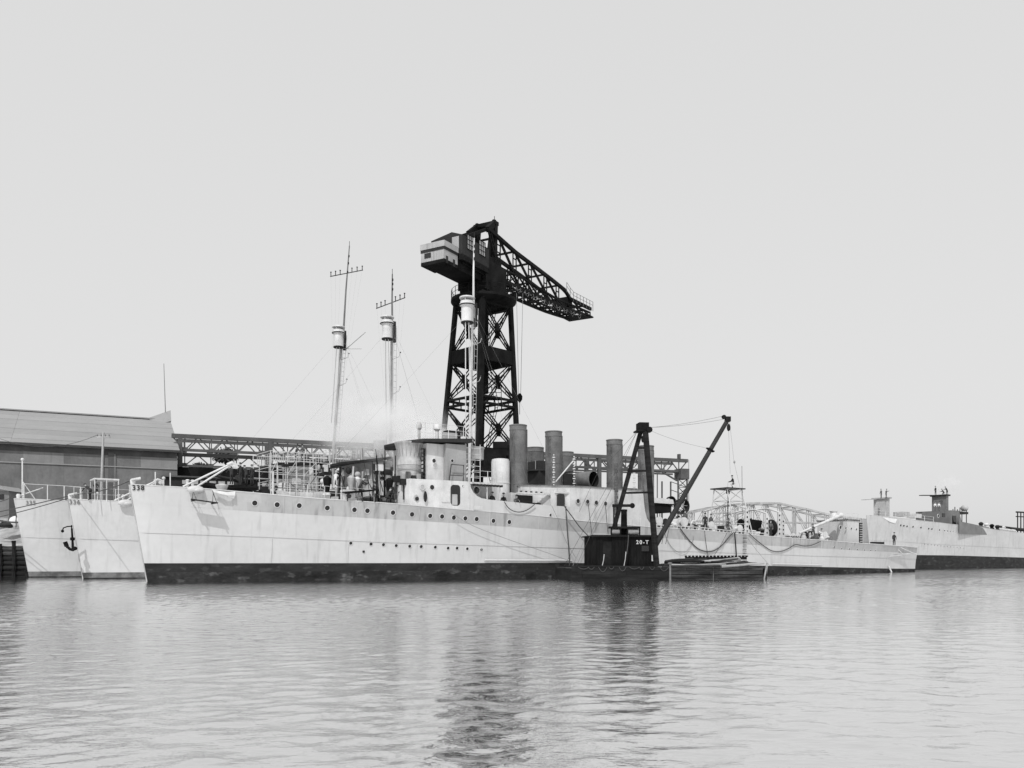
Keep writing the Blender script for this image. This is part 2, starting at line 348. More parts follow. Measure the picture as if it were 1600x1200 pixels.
    def port_flat(s, px, py, y, r=.19, m=None):
        p = s.fr.hit(px, py, y); s.rod('porthole', p + Vector((0, .03, 0)), p - Vector((0, .012, 0)), r, m or M_GLASS, kind='disc'); s.rod('porthole_rim', p + Vector((0, .02, 0)), p - Vector((0, .035, 0)), r, M_WHITE, kind='rim')
    def rail(s, pts, h=1.0, m=None, n=3, r=.022, every=1):
        """stanchions and wires through deck points"""
        m = m or M_WHITE
        for p in pts[::every]: s.rod('stanchion', p, Vector(p) + Vector((0, 0, h)), r * 1.3, m)
        for k in range(n):
            z = h * (k + 1) / n; s.tube('guard_wire', [Vector(p) + Vector((0, 0, z)) for p in pts], r * .6, m, n=4)
    def mast(s, base, nest, top, yard=None, m=None, pole_r=.17, side=-1):
        m = m or M_GREY
        b = s.fr.hit(*base, 0.); t = s.fr.hit(*top, 0.); N_ = s.fr.hit(*nest, -.35); b0 = Vector((b.x - .1, 0, 5.4)) if b.z > 5.4 else b
        k = (N_.z + .4 - b.z) / (t.z - b.z); mid = b.lerp(t, k)
        low = s.tube('mast', [b0, b, mid], pole_r, mat('lower_mast_paint', .30, .6, .2, 1.) if m is not M_WHITE else m, n=10, r2=pole_r * .72)
        s.tube('topmast', [mid - Vector((0, .12, .9)), mid.lerp(t, .5), t], .115, M_MAST if m is not M_WHITE else m, n=8, r2=.06)
        c = Vector((N_.x, N_.y, N_.z))
        cn = s.lathe('crows_nest', c, [(.30, -1.05), (.52, -1.0), (.52, .32), (.68, .42), (.68, .56), (.60, .62), (.60, .78)], M_WHITE, n=20)
        s.lathe('nest_floor', c, [(.5, -1.16), (.56, -1.12), (.56, -1.02), (.3, -1.0)], M_BLACK, cn)
        s.lathe('nest_roof', c, [(.66, 1.02), (.70, 1.06), (.66, 1.16), (.1, 1.22)], M_WHITE, cn)
        s.lathe('nest_rim', c, [(.69, .40), (.73, .44), (.69, .50)], M_BLACK, cn)
        for a in range(4): s.rod('roof_post', c + Vector((.55 * math.cos(a * 1.57 + .7), .55 * math.sin(a * 1.57 + .7), .7)), c + Vector((.55 * math.cos(a * 1.57 + .7), .55 * math.sin(a * 1.57 + .7), 1.08)), .03, M_WHITE)
        for dx, dy in ((-.3, -.2), (-.05, -.35)):
            q = c + Vector((dx, dy, -1.1)); s.tube('nest_strut', [q, b.lerp(t, .12) + Vector((dx * 1.8, dy, 0))], .045, m, n=6)
        # dark winch and ladder box behind the nest, ladder down the mast
        s.box('searchlight_bracket', mid + Vector((.12, -.1, -1.6)), mid + Vector((.42, .2, .5)), M_CRANE2)
        for i in range(22):
            p = b.lerp(mid, .06 + .9 * i / 22); s.bar('rung', p + Vector((.12, -.24, 0)), p + Vector((.42, -.24, 0)), .03, .03, M_GREY)
        for dx in (.12, .42): s.tube('ladder_rail', [b.lerp(mid, .05) + Vector((dx, -.24, 0)), mid + Vector((dx, -.24, 0))], .022, M_GREY, n=4)
        for f in (.55, .78):
            p = b.lerp(mid, f); s.tube('bracket_arm', [p + Vector((.1, -.1, 0)), p + Vector((.8, -.1, .35)), p + Vector((.95, -.1, .75))], .028, M_GREY, n=5)
            s.ball('insulator', p + Vector((.95, -.1, .8)), .07, M_CRANE2)
        for f in (.12, .2, .3): q = mid.lerp(t, 1 - f); s.rod('signal_lamp', q + Vector((0, -.1, -.1)), q + Vector((0, -.1, .12)), .075, M_CRANE2)
        s.rod('wind_vane', t, t + Vector((0, 0, .5)), .025, M_CRANE2)
        if yard:
            (ax, ay), (bx, by) = yard; a = s.fr.hit(ax, ay, 0.); c2 = s.fr.hit(bx, by, 0.)
            s.tube('yard', [a, a.lerp(c2, .5), c2], .05, M_CRANE2, n=6)
            for f in (.02, .16, .3, .66, .82, .98):
                q = a.lerp(c2, f); s.rod('insulator', q, q + Vector((0, 0, .42)), .045, M_CRANE2); s.ball('insulator_cap', q + Vector((0, 0, .45)), (.09, .09, .06), M_CRANE2)
                s.tube('yard_stay', [q, b.lerp(mid, .1 + f * .05)], .004, M_WIRE, n=3)
        for dx, yy in ((-16, 0), (9, -3.8), (9, 3.8), (4, -4.2)): s.tube('stay', sag(mid + Vector((0, 0, 0)), (mid.x + dx, yy, s.zd(mid.x + dx) + .4), .1, 6), .006, M_WIRE, n=3)
        return mid, t
    def funnel(s, px, top_y, wpx, base_z, m=None, y=0., name='funnel', pipe=True, open_top=True):
        c = s.fr.hit(px, top_y, y); r = wpx / 2 / (FPX / (s.fr.M @ Vector((c.x, y, 0))).y); zt = c.z
        m = m or M_STACK
        f = s.lathe(name, (c.x, y, base_z), [(r * 1.0, 0), (r, zt - base_z), (r * .93, zt - base_z), (r * .93, zt - base_z - 1.2)], m, n=32, close=False)
        s.lathe('funnel_lip', (c.x, y, zt), [(r + .01, -.5), (r + .035, -.45), (r + .035, -.40), (r + .012, -.38), (r + .012, -.06), (r + .05, -.05), (r + .05, .03), (r - .02, .05)], M_STACKTOP, f, n=32, close=False)
        s.lathe('inner_uptake', (c.x, y, zt - .9), [(r * .92, 0), (.02, .02)], M_BLACK, f, n=24, close=False)
        for z in [base_z + 2.4 + i * 2.7 for i in range(int((zt - base_z - 1.4) / 2.7))]: s.lathe('funnel_band', (c.x, y, z), [(r, -.03), (r + .018, -.025), (r + .018, .025), (r, .03)], m, f, n=32, close=False)
        for sg in (-1, 1):
            a = math.radians(-90 + sg * 62); X = c.x + (r + .02) * math.cos(a); Y = y + (r + .02) * math.sin(a)
            s.bar('seam_strip', (X, Y, base_z), (X, Y, zt - .45), .08, .05, m, None)
            for i in range(7): z = base_z + .8 + i * (zt - base_z - 1.5) / 6; s.ball('stay_lug', (X, Y, z), .07, M_STACKTOP)
        if pipe:
            a = math.radians(-8); X = c.x + (r + .1) * math.cos(a); Y = y + (r + .1) * math.sin(a); s.rod('steam_pipe', (X, Y, base_z), (X, Y, zt - .3), .08, m)
        return c, r
def bow_gear(s, canopy=False):
    z = lambda x: s.zd(x)
    # hawse bolster, chocks, bollards, windlass, cat davits
    p = Vector((3.0, -s.hb(3.0, z(3.0)) - .12, z(3.0) - .12))
    s.ball('anchor_bolster', p, (.62, .3, .30), M_HULL); s.ball('bolster_lip', p + Vector((.15, -.2, -.05)), (.36, .16, .17), M_HULL)
    s.tube('stem_bar', [(-.172 * z_ - .03, 0, z_) for z_ in [-.2 + i * (s.zd(-1) + .2) / 8 for i in range(9)]], .055, M_GREY, n=6)
    c = s.lathe('bow_chock', (-.95, 0, z(-1)), [(.16, 0), (.2, .3), (.13, .42)], M_WHITE)
    s.bar('chock_horn', (-1.1, -.2, z(-1) + .35), (-.5, -.3, z(-1) + .5), .1, .12, M_WHITE); s.bar('chock_horn', (-1.0, .1, z(-1) + .35), (-.4, .3, z(-1) + .45), .1, .12, M_WHITE)
    for x in (2.6, 2.95): s.rod('bollard', (x, -.7, z(x)), (x, -.7, z(x) + .55), .11, M_WHITE); s.ball('bollard_cap', (x, -.7, z(x) + .56), (.15, .15, .08), M_WHITE)
    s.lathe('windlass', (5.6, 1.2, z(6) - .2), [(.5, 0), (.42, .3), (.3, .45), (.46, .8), (.46, .9), (.1, .98)], M_WHITE)
    for dx in (0, .55):
        a = Vector((2.2 + dx * 1.6, -1.0 - dx * .3, z(2) + .05)); b = Vector((5.3 + dx * .3, -1.5, z(5) + 1.9)); s.tube('cat_davit', [a, a.lerp(b, .5), b], .07, M_WHITE, n=8)
    s.tube('davit_head', [(5.2, -1.5, z(5) + 1.9), (5.5, -1.5, z(5) + 2.05), (5.8, -1.5, z(5) + 1.95), (5.95, -1.5, z(5) + 1.7)], .12, M_WHITE, n=8)
    s.ball('davit_block', (5.75, -1.5, z(5) + 1.85), (.22, .1, .22), M_WHITE)
    s.rod('deck_post', (1.0, -.5, z(1)), (1.0, -.5, z(1) + .55), .05, M_WHITE); s.ball('post_cap', (1.0, -.5, z(1) + .6), .12, M_WHITE)
def bridge_house(s, x0, x1, hw, z0, z1, roof_over=.35, roof_m=None, wall=None, aft_ext=0.):
    """an angled-front deck house with an overhanging roof"""
    wall = wall or M_GREY
    P = [(x0 + 1.1, -hw), (x1, -hw), (x1, hw), (x0 + 1.1, hw), (x0, hw * .45), (x0, -hw * .45)]
    w = s.prism('bridge_wall', P, z0, z1, wall); o = roof_over
    R = [(x0 + 1.0 - o, -hw - o), (x1 + aft_ext, -hw - o), (x1 + aft_ext, hw + o), (x0 + 1.0 - o, hw + o), (x0 - o, hw * .5), (x0 - o, -hw * .5)]
    r = s.prism('bridge_roof', R, z1 + .002, z1 + .22, roof_m or M_CRANE2)
    return w, r
def platform_rail(s, x0, x1, y, z, h=1.0, m=None, n=3, step=.8, back=None):
    k = max(1, round((x1 - x0) / step)); pts = [Vector((x0 + (x1 - x0) * i / k, y, z)) for i in range(k + 1)]; s.rail(pts, h, m, n, .022)
    if back is not None:
        k = max(1, round(abs(back - y) / step)); s.rail([Vector((x0, y + (back - y) * i / k, z)) for i in range(k + 1)], h, m, n, .022)
SH338 = Ship('grey four-funnelled destroyer numbered 338, nearest of the moored row, derrick barge at its side', 230, 22.0)
s = SH338; s.hull(); bow_gear(s)
for q in [(398, 786), (433, 788.5), (467.5, 790), (511.4, 793.7), (553.7, 796.5), (574, 798), (614, 801), (643.7, 803.7), (672, 806), (690.6, 807), (709, 808.7), (727, 810), (744.7, 811), (770.8, 813.8), (795.7, 815.7)]: s.porthole(*q)
for q in [(548, 848.6), (579.6, 850), (599, 851), (619, 852.5), (640, 853.5), (658, 854), (680, 855), (700, 856.5), (714, 856.5), (730, 857.5), (752, 859)]: s.porthole(*q, r=.13)
for q in [(1303, 855), (1315, 857), (1327, 858), (1339, 859), (1350, 859.8), (1360, 860.5), (1367, 861)]: s.porthole(*q, r=.13)
s.porthole(860, 804.8, .12)
p = s.px(211, 762.5, .02); q = s.px(221, 762.5, .02); pm = s.px(216, 762.5, .045)
letters(s, '338', pm, q - p, s.px(216, 757, .02) - s.px(216, 768, .02), .50, M_TEXT)
p = s.px(568, 862); s.rod('drain_scupper', p, p - Vector((0, .05, 0)), .1, M_GLASS)
# butt straps where the plates of a strake meet
rc = random.Random(9)
for za, zb_, x_, st_ in ((s.zs1, s.zd, 3.4, 5.8), (s.zs2, s.zs1, 5.9, 6.6), (s.zb, s.zs2, 3.0, 6.2)):
    while x_ < 90:
        if x_ > 4: s.tube('butt_strap', [(x_, -s.hb(x_, za(x_) + (zb_(x_) - za(x_)) * k / 4) - .012, za(x_) + (zb_(x_) - za(x_)) * k / 4) for k in range(5)], .022, M_HULLF, n=4)
        x_ += st_ * rc.uniform(.85, 1.15)
# rubbing bars low on the side
for a, b in ((757, 893), (1207, 1284)):
    P = [s.px(a + (b - a) * i / 12, 875 + (i / 12 * 1. if a < 800 else 6 + i / 12 * 2), .08) for i in range(13)]; s.tube('rubbing_bar', P, .09, M_HULL, n=8)
# --- forecastle: guard rails, breakwater, gun
s.rail([Vector((x, -s.hb(x, s.zd(x)) + .15, s.zd(x))) for x in (.45, 1.4)], 1.0, M_WHITE, 0, .03)
s.rail([Vector((x, -s.hb(x, s.zd(x)) + .12, s.zd(x))) for x in (8.3, 9.6, 10.9, 12.2, 13.5, 14.8, 16.1)], 1.0, M_WHITE, 2, .02)
for i in range(5): x = 9.2 + i * 1.4; s.box('deck_locker', (x, -1.9, s.zd(x) - .05), (x + 1.0, -1.1, s.zd(x) + .35 + .12 * (i % 3)), M_WHITE)
for x in (12.5, 15.2): s.lathe('mushroom_vent', (x, -2.4, s.zd(x) - .05), [(.16, 0), (.16, .35), (.32, .38), (.30, .5), (.08, .58)], M_WHITE)
rc = random.Random(21)
for i in range(26):
    x = 13.6 + rc.uniform(0, 4.6); y = rc.uniform(-3.0, .5); z = s.zd(x) - .05; k = i % 5; g = rc.choice((M_CRANE2, M_GREY, M_WHITE, M_CRANE, M_RUST))
    if k == 0: s.rod('derrick_post', (x, y, z), (x + rc.uniform(-.3, .3), y, z + rc.uniform(1.5, 3.4)), rc.uniform(.04, .09), g)
    elif k == 1: s.box('deck_box', (x, y, z), (x + rc.uniform(.3, .9), y + .5, z + rc.uniform(.3, 1.0)), g)
    elif k == 2: s.lathe('cowl_ventilator', (x, y, z), [(.18, 0), (.17, rc.uniform(.8, 1.6)), (.30, 1.7), (.34, 2.0), (.1, 2.2)], g, n=14)
    elif k == 3: s.tube('tackle', [(x, y, z + rc.uniform(1.5, 3)), (x + .5, y, z + 1.2), (x + rc.uniform(.5, 1.4), y, z + .2)], .035, M_CRANE2, n=5)
    else: s.tube('canvas_roll', [(x, y, z + .3), (x + .6, y, z + .42), (x + 1.1, y, z + .3)], rc.uniform(.14, .26), g, n=8)
# --- lower bridge house, flush with the side
zt = 7.96; X0, X1 = 19.1, 24.4
hbx = lambda x: s.hb(x, s.zd(x)) - .02
foot = [(X0, -hbx(X0)), (20.5, -hbx(20.5)), (22.5, -hbx(22.5)), (X1, -hbx(X1)), (X1, hbx(X1)), (22.5, hbx(22.5)), (20.5, hbx(20.5)), (X0, hbx(X0)), (18.1, 1.3), (18.1, -1.3)]
s.prism('bridge_house', foot, lambda x, y: s.zd(x) - .1, zt, M_WHITE)
yb = lambda x: -hbx(x) - .0
def side_panel(name, px0, py0, px1, py1, m, proud=.03, r=.12, depth=.1):
    a = s.px(px0, py0); b = s.px(px1, py1); x0, x1 = a.x, b.x; z0, z1 = b.z, a.z; ya, yb_ = -hbx(x0), -hbx(x1)
    P = rrect(x0, z0, x1, z1, r); V = []; n = len(P)
    for off in (-proud, depth): V += [(x, ya + (yb_ - ya) * (x - x0) / (x1 - x0) + off, z) for x, z in P]
    return s.mesh(name, (V, [tuple(range(n)), tuple(range(2 * n - 1, n - 1, -1))] + [((i + 1) % n, i, n + i, n + (i + 1) % n) for i in range(n)]), m)
side_panel('door', 692, 758, 704, 785, M_WHITE, .05, .1); side_panel('door_panel', 694, 760, 702, 783, M_WHITE, .06, .1)
side_panel('doorway', 706.5, 757, 719.5, 790, M_GLASS, .02, .25); side_panel('door_leaf', 707.5, 772, 715, 789, M_GREY, .035, .05)
for q, r, m in (((660, 761), .19, M_GREY), ((675, 761.5), .20, M_GLASS), ((723.5, 759.7), .09, M_GLASS)): s.port_flat(*q, -hbx(21) + .0 if q[0] < 700 else -hbx(23.6), r, m)
p = s.px(664, 776); s.ball('life_ring_rack', p - Vector((0, .06, 0)), (.17, .08, .45), M_BLACK)
s.box('name_panel', s.px(740, 790) + Vector((0, -.03, 0)), s.px(754, 797) + Vector((0, .05, 0)), M_WHITE)
# bulwark aft of the bridge, cut down in a curve
T = [(24.42, 7.94), (24.5, 7.45), (24.75, 7.05), (25.1, 6.78), (25.5, 6.62), (26.2, 6.53), (27.7, 6.45), (30, 6.33), (32.6, 6.23), (34.6, 6.2)]
def side_wall(name, T, bot, m, th=.06, sg=-1, ymul=1.0):
    V = []; n = len(T)
    for off in (0, th): V += [(x, sg * (hbx(x) * ymul + .02 - off), z) for x, z in T] + [(x, sg * (hbx(x) * ymul + .02 - off), bot(x)) for x, z in T]
    F_ = []
    for i in range(n - 1): F_ += [(i, i + 1, n + i + 1, n + i), (2 * n + i + 1, 2 * n + i, 3 * n + i, 3 * n + i + 1), (i, 2 * n + i, 2 * n + i + 1, i + 1)]
    F_ += [(0, n, 3 * n, 2 * n), (n - 1, 3 * n - 1, 4 * n - 1, 2 * n - 1)]
    return s.mesh(name, (V, F_), m)
for sg in (-1, 1): side_wall('bulwark', T, lambda x: s.zd(x) - .03, M_HULL, .06, sg)
# bridge wing deck with scalloped edge and posts
s.prism('wing_deck', [(24.42, -4.1), (27.6, -4.3), (27.6, 4.3), (24.42, 4.1)], 7.78, 7.94, M_WHITE)
for i in range(9): x = 24.65 + i * .34; s.box('edge_bracket', (x, -4.36, 7.62), (x + .17, -4.1, 7.78), M_CRANE2)
s.rod('deck_post', (26.1, -4.1, 5.4), (26.1, -4.1, 7.8), .05, M_WHITE); s.box('passage_bulkhead', (24.42, -3.2, 5.3), (27.2, -3.1, 7.78), M_GREY)
s.port_flat(744.5, 766, -3.2, .3)
for x in (27.4,): s.rod('deck_post', (x, -4.1, 5.4), (x, -4.1, 7.8), .05, M_WHITE)
# --- upper bridge: rounded pilot house and flat-sided chart house
c = s.fr.hit(643, 745, -1.6); s.lathe('rounded_bridge_front', (c.x, -1.3, zt), [(1.02, 0), (1.02, 1.3), (1.05, 1.32), (1.02, 1.36), (1.02, 2.6), (1.25, 3.05), (1.28, 3.12), (1.28, 3.2)], mat('stained_bridge_paint', .36, .6, .25, 1.4, .6), n=28)
for i in range(9): a = math.radians(175 + i * 17); s.bar('awning_batten', (c.x + 1.06 * math.cos(a), -1.3 + 1.06 * math.sin(a), zt + 2.0), (c.x + 1.3 * math.cos(a), -1.3 + 1.3 * math.sin(a), zt + 3.1), .035, .035, M_GREY)
for i in range(6): a = math.radians(190 + i * 22); s.box('bridge_locker', (c.x + 1.15 * math.cos(a) - .15, -1.3 + 1.15 * math.sin(a) - .1, zt + .05), (c.x + 1.15 * math.cos(a) + .2, -1.3 + 1.15 * math.sin(a) + .1, zt + .4 + .15 * (i % 3)), (M_CRANE2, M_GREY, M_RUST)[i % 3])
rc = random.Random(31)
for i in range(16):
    x = 16.2 + rc.uniform(0, 2.6); y = rc.uniform(-3.2, -1.0); z = s.zd(x) - .05; h = rc.uniform(2.2, 5.0); g = rc.choice((M_CRANE2, M_CRANE2, M_GREY, M_WHITE, M_CRANE)); k = i % 3
    if k == 0: s.rod('signal_pole', (x, y, z), (x + rc.uniform(-.2, .2), y, z + h), .05, g)
    elif k == 1: s.tube('signal_halyard', [(x, y, z + h), (x + .3, y, z + h * .6), (x + .5, y, z + .6)], .025, M_CRANE2, n=4)
    else: s.rod('platform_stay', (x, y, z + .5), (x, y, z + h * .7), .06, g); s.box('flag_locker', (x - .3, y - .15, z + h * .7), (x + .3, y + .15, z + h * .7 + .5), g)
s.tube('bridge_hand_rail', [(c.x + 1.12 * math.cos(math.radians(150 + i * 15)), -1.3 + 1.12 * math.sin(math.radians(150 + i * 15)), zt + 1.0) for i in range(13)], .03, M_GREY)
a0 = s.fr.hit(667, 745, -3.0); a1 = s.fr.hit(693, 745, -3.0); a2 = s.fr.hit(729, 745, -3.4)
s.box('pilot_house', (a0.x, -3.0, zt), (a1.x, 3.0, 11.0), M_WHITE); s.box('chart_house', (a1.x + .01, -3.4, zt), (a2.x, 3.4, 11.05), mat('chart_house_paint', .27, .6, .15, .8, .4))
s.port_flat(678, 720, -3.0, .17); s.port_flat(680, 727.5, -3.0, .2, M_GREY); s.port_flat(706.5, 720, -3.4, .13)
s.box('corner_pipe', (a0.x - .12, -2.8, zt), (a0.x - .02, -2.6, 10.6), M_CRANE2)
for i in range(8): s.box('grating_bar', (a0.x - .35, -2.9, zt + .3 + i * .32), (a0.x - .1, -2.6, zt + .38 + i * .32), M_CRANE2)
RP = [(a0.x - 1.6, -1.6), (a0.x - .6, -3.5), (a2.x + .35, -3.8), (a2.x + .35, 3.8), (a0.x - .6, 3.5), (a0.x - 1.6, 1.6)]
s.prism('bridge_roof', RP, lambda x, y: 11.07 + (x - a0.x) * .05, lambda x, y: 11.32 + (x - a0.x) * .07, M_CRANE2)
V = Vector
fr_ = [V((a1.x + .1, -3.75, zt)), V((a1.x + .3, -3.75, zt + 1.35)), V((a1.x + 1.5, -3.75, zt + 1.35)), V((a1.x + 1.45, -3.75, zt))]
s.tube('boarding_frame', fr_, .045, M_CRANE2, n=5); s.bar('frame_bar', fr_[0].lerp(fr_[1], .35), fr_[3].lerp(fr_[2], .35), .05, .05, M_CRANE2)
platform_rail(s, a0.x - 1.2, a2.x + .3, -3.6, 11.35, 1.2, M_WHITE, 3, .7)
for i, (px_, zz, r) in enumerate(((655, 11.35, .22), (683, 11.4, .3))):
    c = s.fr.hit(px_, 700, -2.2); s.lathe('instrument_pedestal', (c.x, -2.2, zz), [(r * .5, 0), (r * .45, .8), (r, .95), (r, 1.25), (r * .6, 1.4)], M_WHITE if i % 2 else M_GREY, n=14)
s.box('canvas_dodger', (a1.x - .4, -3.55, 11.36), (a1.x + 1.0, -3.45, 11.95), M_GREY)
# range finder and dark awning bars on the roof's after end
s.box('signal_locker', (a1.x + .6, -2.6, 11.45), (a1.x + 1.9, -1.9, 12.3), M_CRANE2)
# ladders aft of the chart house
for i in range(6): z = zt + .45 + i * .5; s.bar('rung', (a2.x + .15, -3.0, z), (a2.x + 1.6, -3.0, z), .035, .035, M_WHITE)
for x in (a2.x + .15, a2.x + 1.6): s.rod('ladder_rail', (x, -3.0, zt), (x, -3.0, zt + 3.3), .03, M_WHITE)
platform_rail(s, 24.6, 27.6, -4.2, 7.94, .95, M_WHITE, 2, .75)
s.mast((733, 745), (730, 485), (741, 372), m=M_WHITE)
c = s.fr.hit(743, 700, .4); s.lathe('signal_tub', (c.x, .4, 10.4), [(.75, 0), (.75, .9), (.82, 1.0), (.82, 1.1)], M_GREY, n=20)
s.tube('tub_leg', [(c.x, .4, 7.9), (c.x, .4, 10.4)], .12, M_CRANE2)
# --- ventilator trunk and funnels
c = s.fr.hit(782, 717, -1.2); s.lathe('ventilator_trunk', (c.x, -1.2, 5.2), [(.82, 0), (.82, c.z - 5.2 - .3), (.75, c.z - 5.2 - .05), (.5, c.z - 5.2)], M_WHITE, n=24)
s.lathe('trunk_band', (c.x, -1.2, 8.2), [(.82, 0), (.86, .02), (.86, .1), (.82, .12)], M_WHITE, n=24, close=False)
s.box('blower_casing', (c.x - .4, -3.4, 5.2), (c.x + 1.2, -2.2, 7.3), M_WHITE)
s.funnel(809.5, 665, 26.5, 5.1, y=-1.6); s.funnel(865, 675, 26, 8.0, y=-1.0); s.funnel(960, 688, 24.6, 6.5, y=-1.6); s.funnel(1009, 697.5, 24.6, 4.6, y=-2.4, m=mat('rusty_funnel_paint', .14, .6, .35, 1.1, .5, .2, 3))
# --- midship deck house
hx0, hx1 = 34.6, 43.1
H = [(hx0, -hbx(hx0)), (38.5, -hbx(38.5)), (hx1, -hbx(hx1)), (hx1, hbx(hx1)), (38.5, hbx(38.5)), (hx0, hbx(hx0)), (30.6, 2.6), (30.6, -2.6)]
s.prism('midship_house', H, lambda x, y: s.zd(x) - .1, 8.02, M_WHITE)
s.prism('house_roof', [(x + (.12 if x > 40 else -.12), y * 1.015) for x, y in H], 8.022, 8.1, M_DECK)
for q in ((903, 783), (918, 784), (931.5, 785.5), (946, 787)): s.port_flat(*q, -hbx(38), .2)
T2 = [(hx1, 8.05), (43.3, 7.9), (43.42, 6.9), (43.55, 6.1), (43.8, 5.4), (44.2, 4.95), (44.9, 4.62)]
for sg in (-1, 1): side_wall('side_plating', T2, lambda x: s.zd(x) - .05, M_HULL, .06, sg)
# doorway in the break of the bulwark, seams, pipes
a = s.fr.hit(873, 774, -hbx(34)); s.xz('doorway', rrect(33.25, 5.6, 34.05, 7.3, .22), -hbx(33.7) + .0, -hbx(33.7) + .5, M_GLASS)
s.box('door_lintel', (33.0, -hbx(33.5) - .03, 7.35), (34.62, -hbx(33.5) + .25, 7.5), M_WHITE); s.box('house_end_plate', (32.6, -4.4, 5.2), (34.55, -4.35, 7.8), M_WHITE)
s.box('deck_machinery', (29.5, -3.6, 5.25), (31.2, -2.6, 7.1), M_BLACK); s.box('deck_machinery', (31.3, -3.4, 5.2), (33.0, -3.0, 6.5), M_CRANE2)
s.box('skid_beam', (29.4, -3.9, 7.2), (34.4, -3.7, 7.34), M_WHITE)
for i in range(5): x = 29.8 + i * .55; s.rod('lifting_lug', (x, -3.8, 7.34), (x, -3.8, 7.46), .1, M_CRANE2)
for xx in (33.3, 35.6, 42.9):
    for i in range(13):
        z = 8.1 + i * .22; s.rod('insulator_disc', (xx, -3.9, z), (xx, -3.9, z + .1), .13 if i % 2 else .06, M_WHITE)
s.tube('strut', [(33.5, -3.9, 8.4), (35.5, -3.9, 10.4)], .06, M_WHITE)
s.box('steam_casing', (36.5, -1.0, 8.1), (38.2, 1.0, 9.6), M_CRANE2)
# long dark cable trunk hanging down the house side below the third funnel
c = s.fr.hit(962, 765, -4.8)
for i in range(16): z = 5.6 + i * .3; s.rod('chain_link', (c.x + .05 * (i % 2), -4.82, z), (c.x + .05 * (i % 2), -4.82, z + .26), .16 if i % 2 else .12, M_RUST)
# --- after deck: rails, reels, torpedo racks, gallows frames
for i, x in enumerate((46.2, 47.0, 49.6, 53.5, 57.8, 72.2)):
    r = (.45, .38, .5, .42, .4, .4)[i]; z = s.zd(x) + r + .25; y = -3.6
    rl = s.lathe('hose_reel', (x, y + .35, z), [(.12, 0), (.12, .05), (r, .05), (r, .1), (r * .5, .12), (r * .5, .6), (r, .62), (r, .68), (.12, .7)], M_WHITE if i != 1 else M_CRANE2, n=20, tilt=(0, -1, 0))
    s.bar('reel_stand', (x - .2, y, z - r - .28), (x, y, z), .06, .06, M_WHITE); s.bar('reel_stand', (x + .2, y, z - r - .28), (x, y, z), .06, .06, M_WHITE)
rnd = random.Random(3)
for i in range(46):
    x = 45.2 + i * .62 + rnd.uniform(-.1, .1)
    if 60 < x < 61.5 or 63.8 < x < 66.5: continue
    z = s.zd(x) - .03; y = rnd.uniform(-3.9, -2.8); k = i % 5; g = rnd.choice((M_WHITE, M_WHITE, M_GREY, M_CRANE2, M_RUST))
    if k == 0: s.lathe('mushroom_vent', (x, y, z), [(.14, 0), (.14, .4), (.3, .45), (.26, .6), (.05, .66)], g, n=14)
    elif k == 1: s.box('deck_locker', (x, y, z), (x + rnd.uniform(.4, .7), y + .6, z + rnd.uniform(.4, .9)), g)
    elif k == 2: s.rod('steam_pipe', (x, y + .3, z + rnd.uniform(.3, .9)), (x + rnd.uniform(1.5, 2.6), y + .3, z + rnd.uniform(.3, .9)), rnd.uniform(.07, .16), g)
    elif k == 3: s.lathe('gear_housing', (x, y, z), [(.3, 0), (.32, .3), (.2, .5), (.24, .7), (.06, .8)], g, n=14)
    else: s.tube('pipe_bend', [(x, y, z), (x, y, z + .7), (x + .2, y, z + .95), (x + .6, y, z + .95), (x + .75, y, z + .6)], .09, g, n=8)
for i in range(28): x = 45.5 + i * .55; s.box('rack_post', (x, -4.25, s.zd(x) - .03), (x + .09, -4.15, s.zd(x) + .28), M_WHITE)
s.tube('rack_rail', [(45.4 + i, -4.2, s.zd(45.4 + i) + .3) for i in range(17)], .05, M_WHITE)
# dark boat-like canopy behind the fourth funnel, wheel
def gallows(px_, y, zt_, w=.5, m=M_WHITE):
    c = s.fr.hit(px_, 830, y); x = c.x; z0 = s.zd(x) - .03
    fr = s.xz('gallows_frame', [(x - w, z0), (x - w * .45, z0 + .9), (x - w * .32, zt_), (x + w * .32, zt_), (x + w * .45, z0 + .9), (x + w, z0)], y - .05, y + .05, m)
    k = int((zt_ - z0) / .55)
    for i in range(k): z = z0 + .5 + i * .5; s.rod('lightening_hole', (x, y - .06, z), (x, y - .045, z), .11, M_CRANE2, kind='disc')
    return x
for px_, zt_ in ((1167, 6.9), (1198, 6.5), (1217.5, 6.7)):
    x = gallows(px_, -3.4, zt_); gallows(px_ + 6, 2.6, zt_)
    s.tube('gallows_arm', [(x, -3.4, zt_), (x + .3, -1.5, zt_ + .5), (x + .2, .6, zt_ + .4), (x, 2.6, zt_)], .09, M_WHITE, n=8)
a = s.fr.hit(1153, 834, -2.8); b = s.fr.hit(1163, 811, -2.8); s.box('canvas_screen', (a.x, -2.8, a.z), (b.x, -2.7, b.z), M_CRANE); a = s.fr.hit(1170, 830, -2.2); b = s.fr.hit(1191, 813.5, -2.2)
s.xz('canvas_screen', [(a.x, a.z), (b.x - .3, a.z), (b.x, b.z), (a.x, b.z + .15)], -2.2, -2.1, M_CRANE)
c = s.fr.hit(1205, 825, -2.9); s.ball('boiler_end', c, (.5, .8, .95), M_CRANE)
for k in range(5): s.rod('rack_roller', (66.0 + k * .4, -3.9, 4.15), (66.0 + k * .4, -3.3, 4.15), .12, M_WHITE)
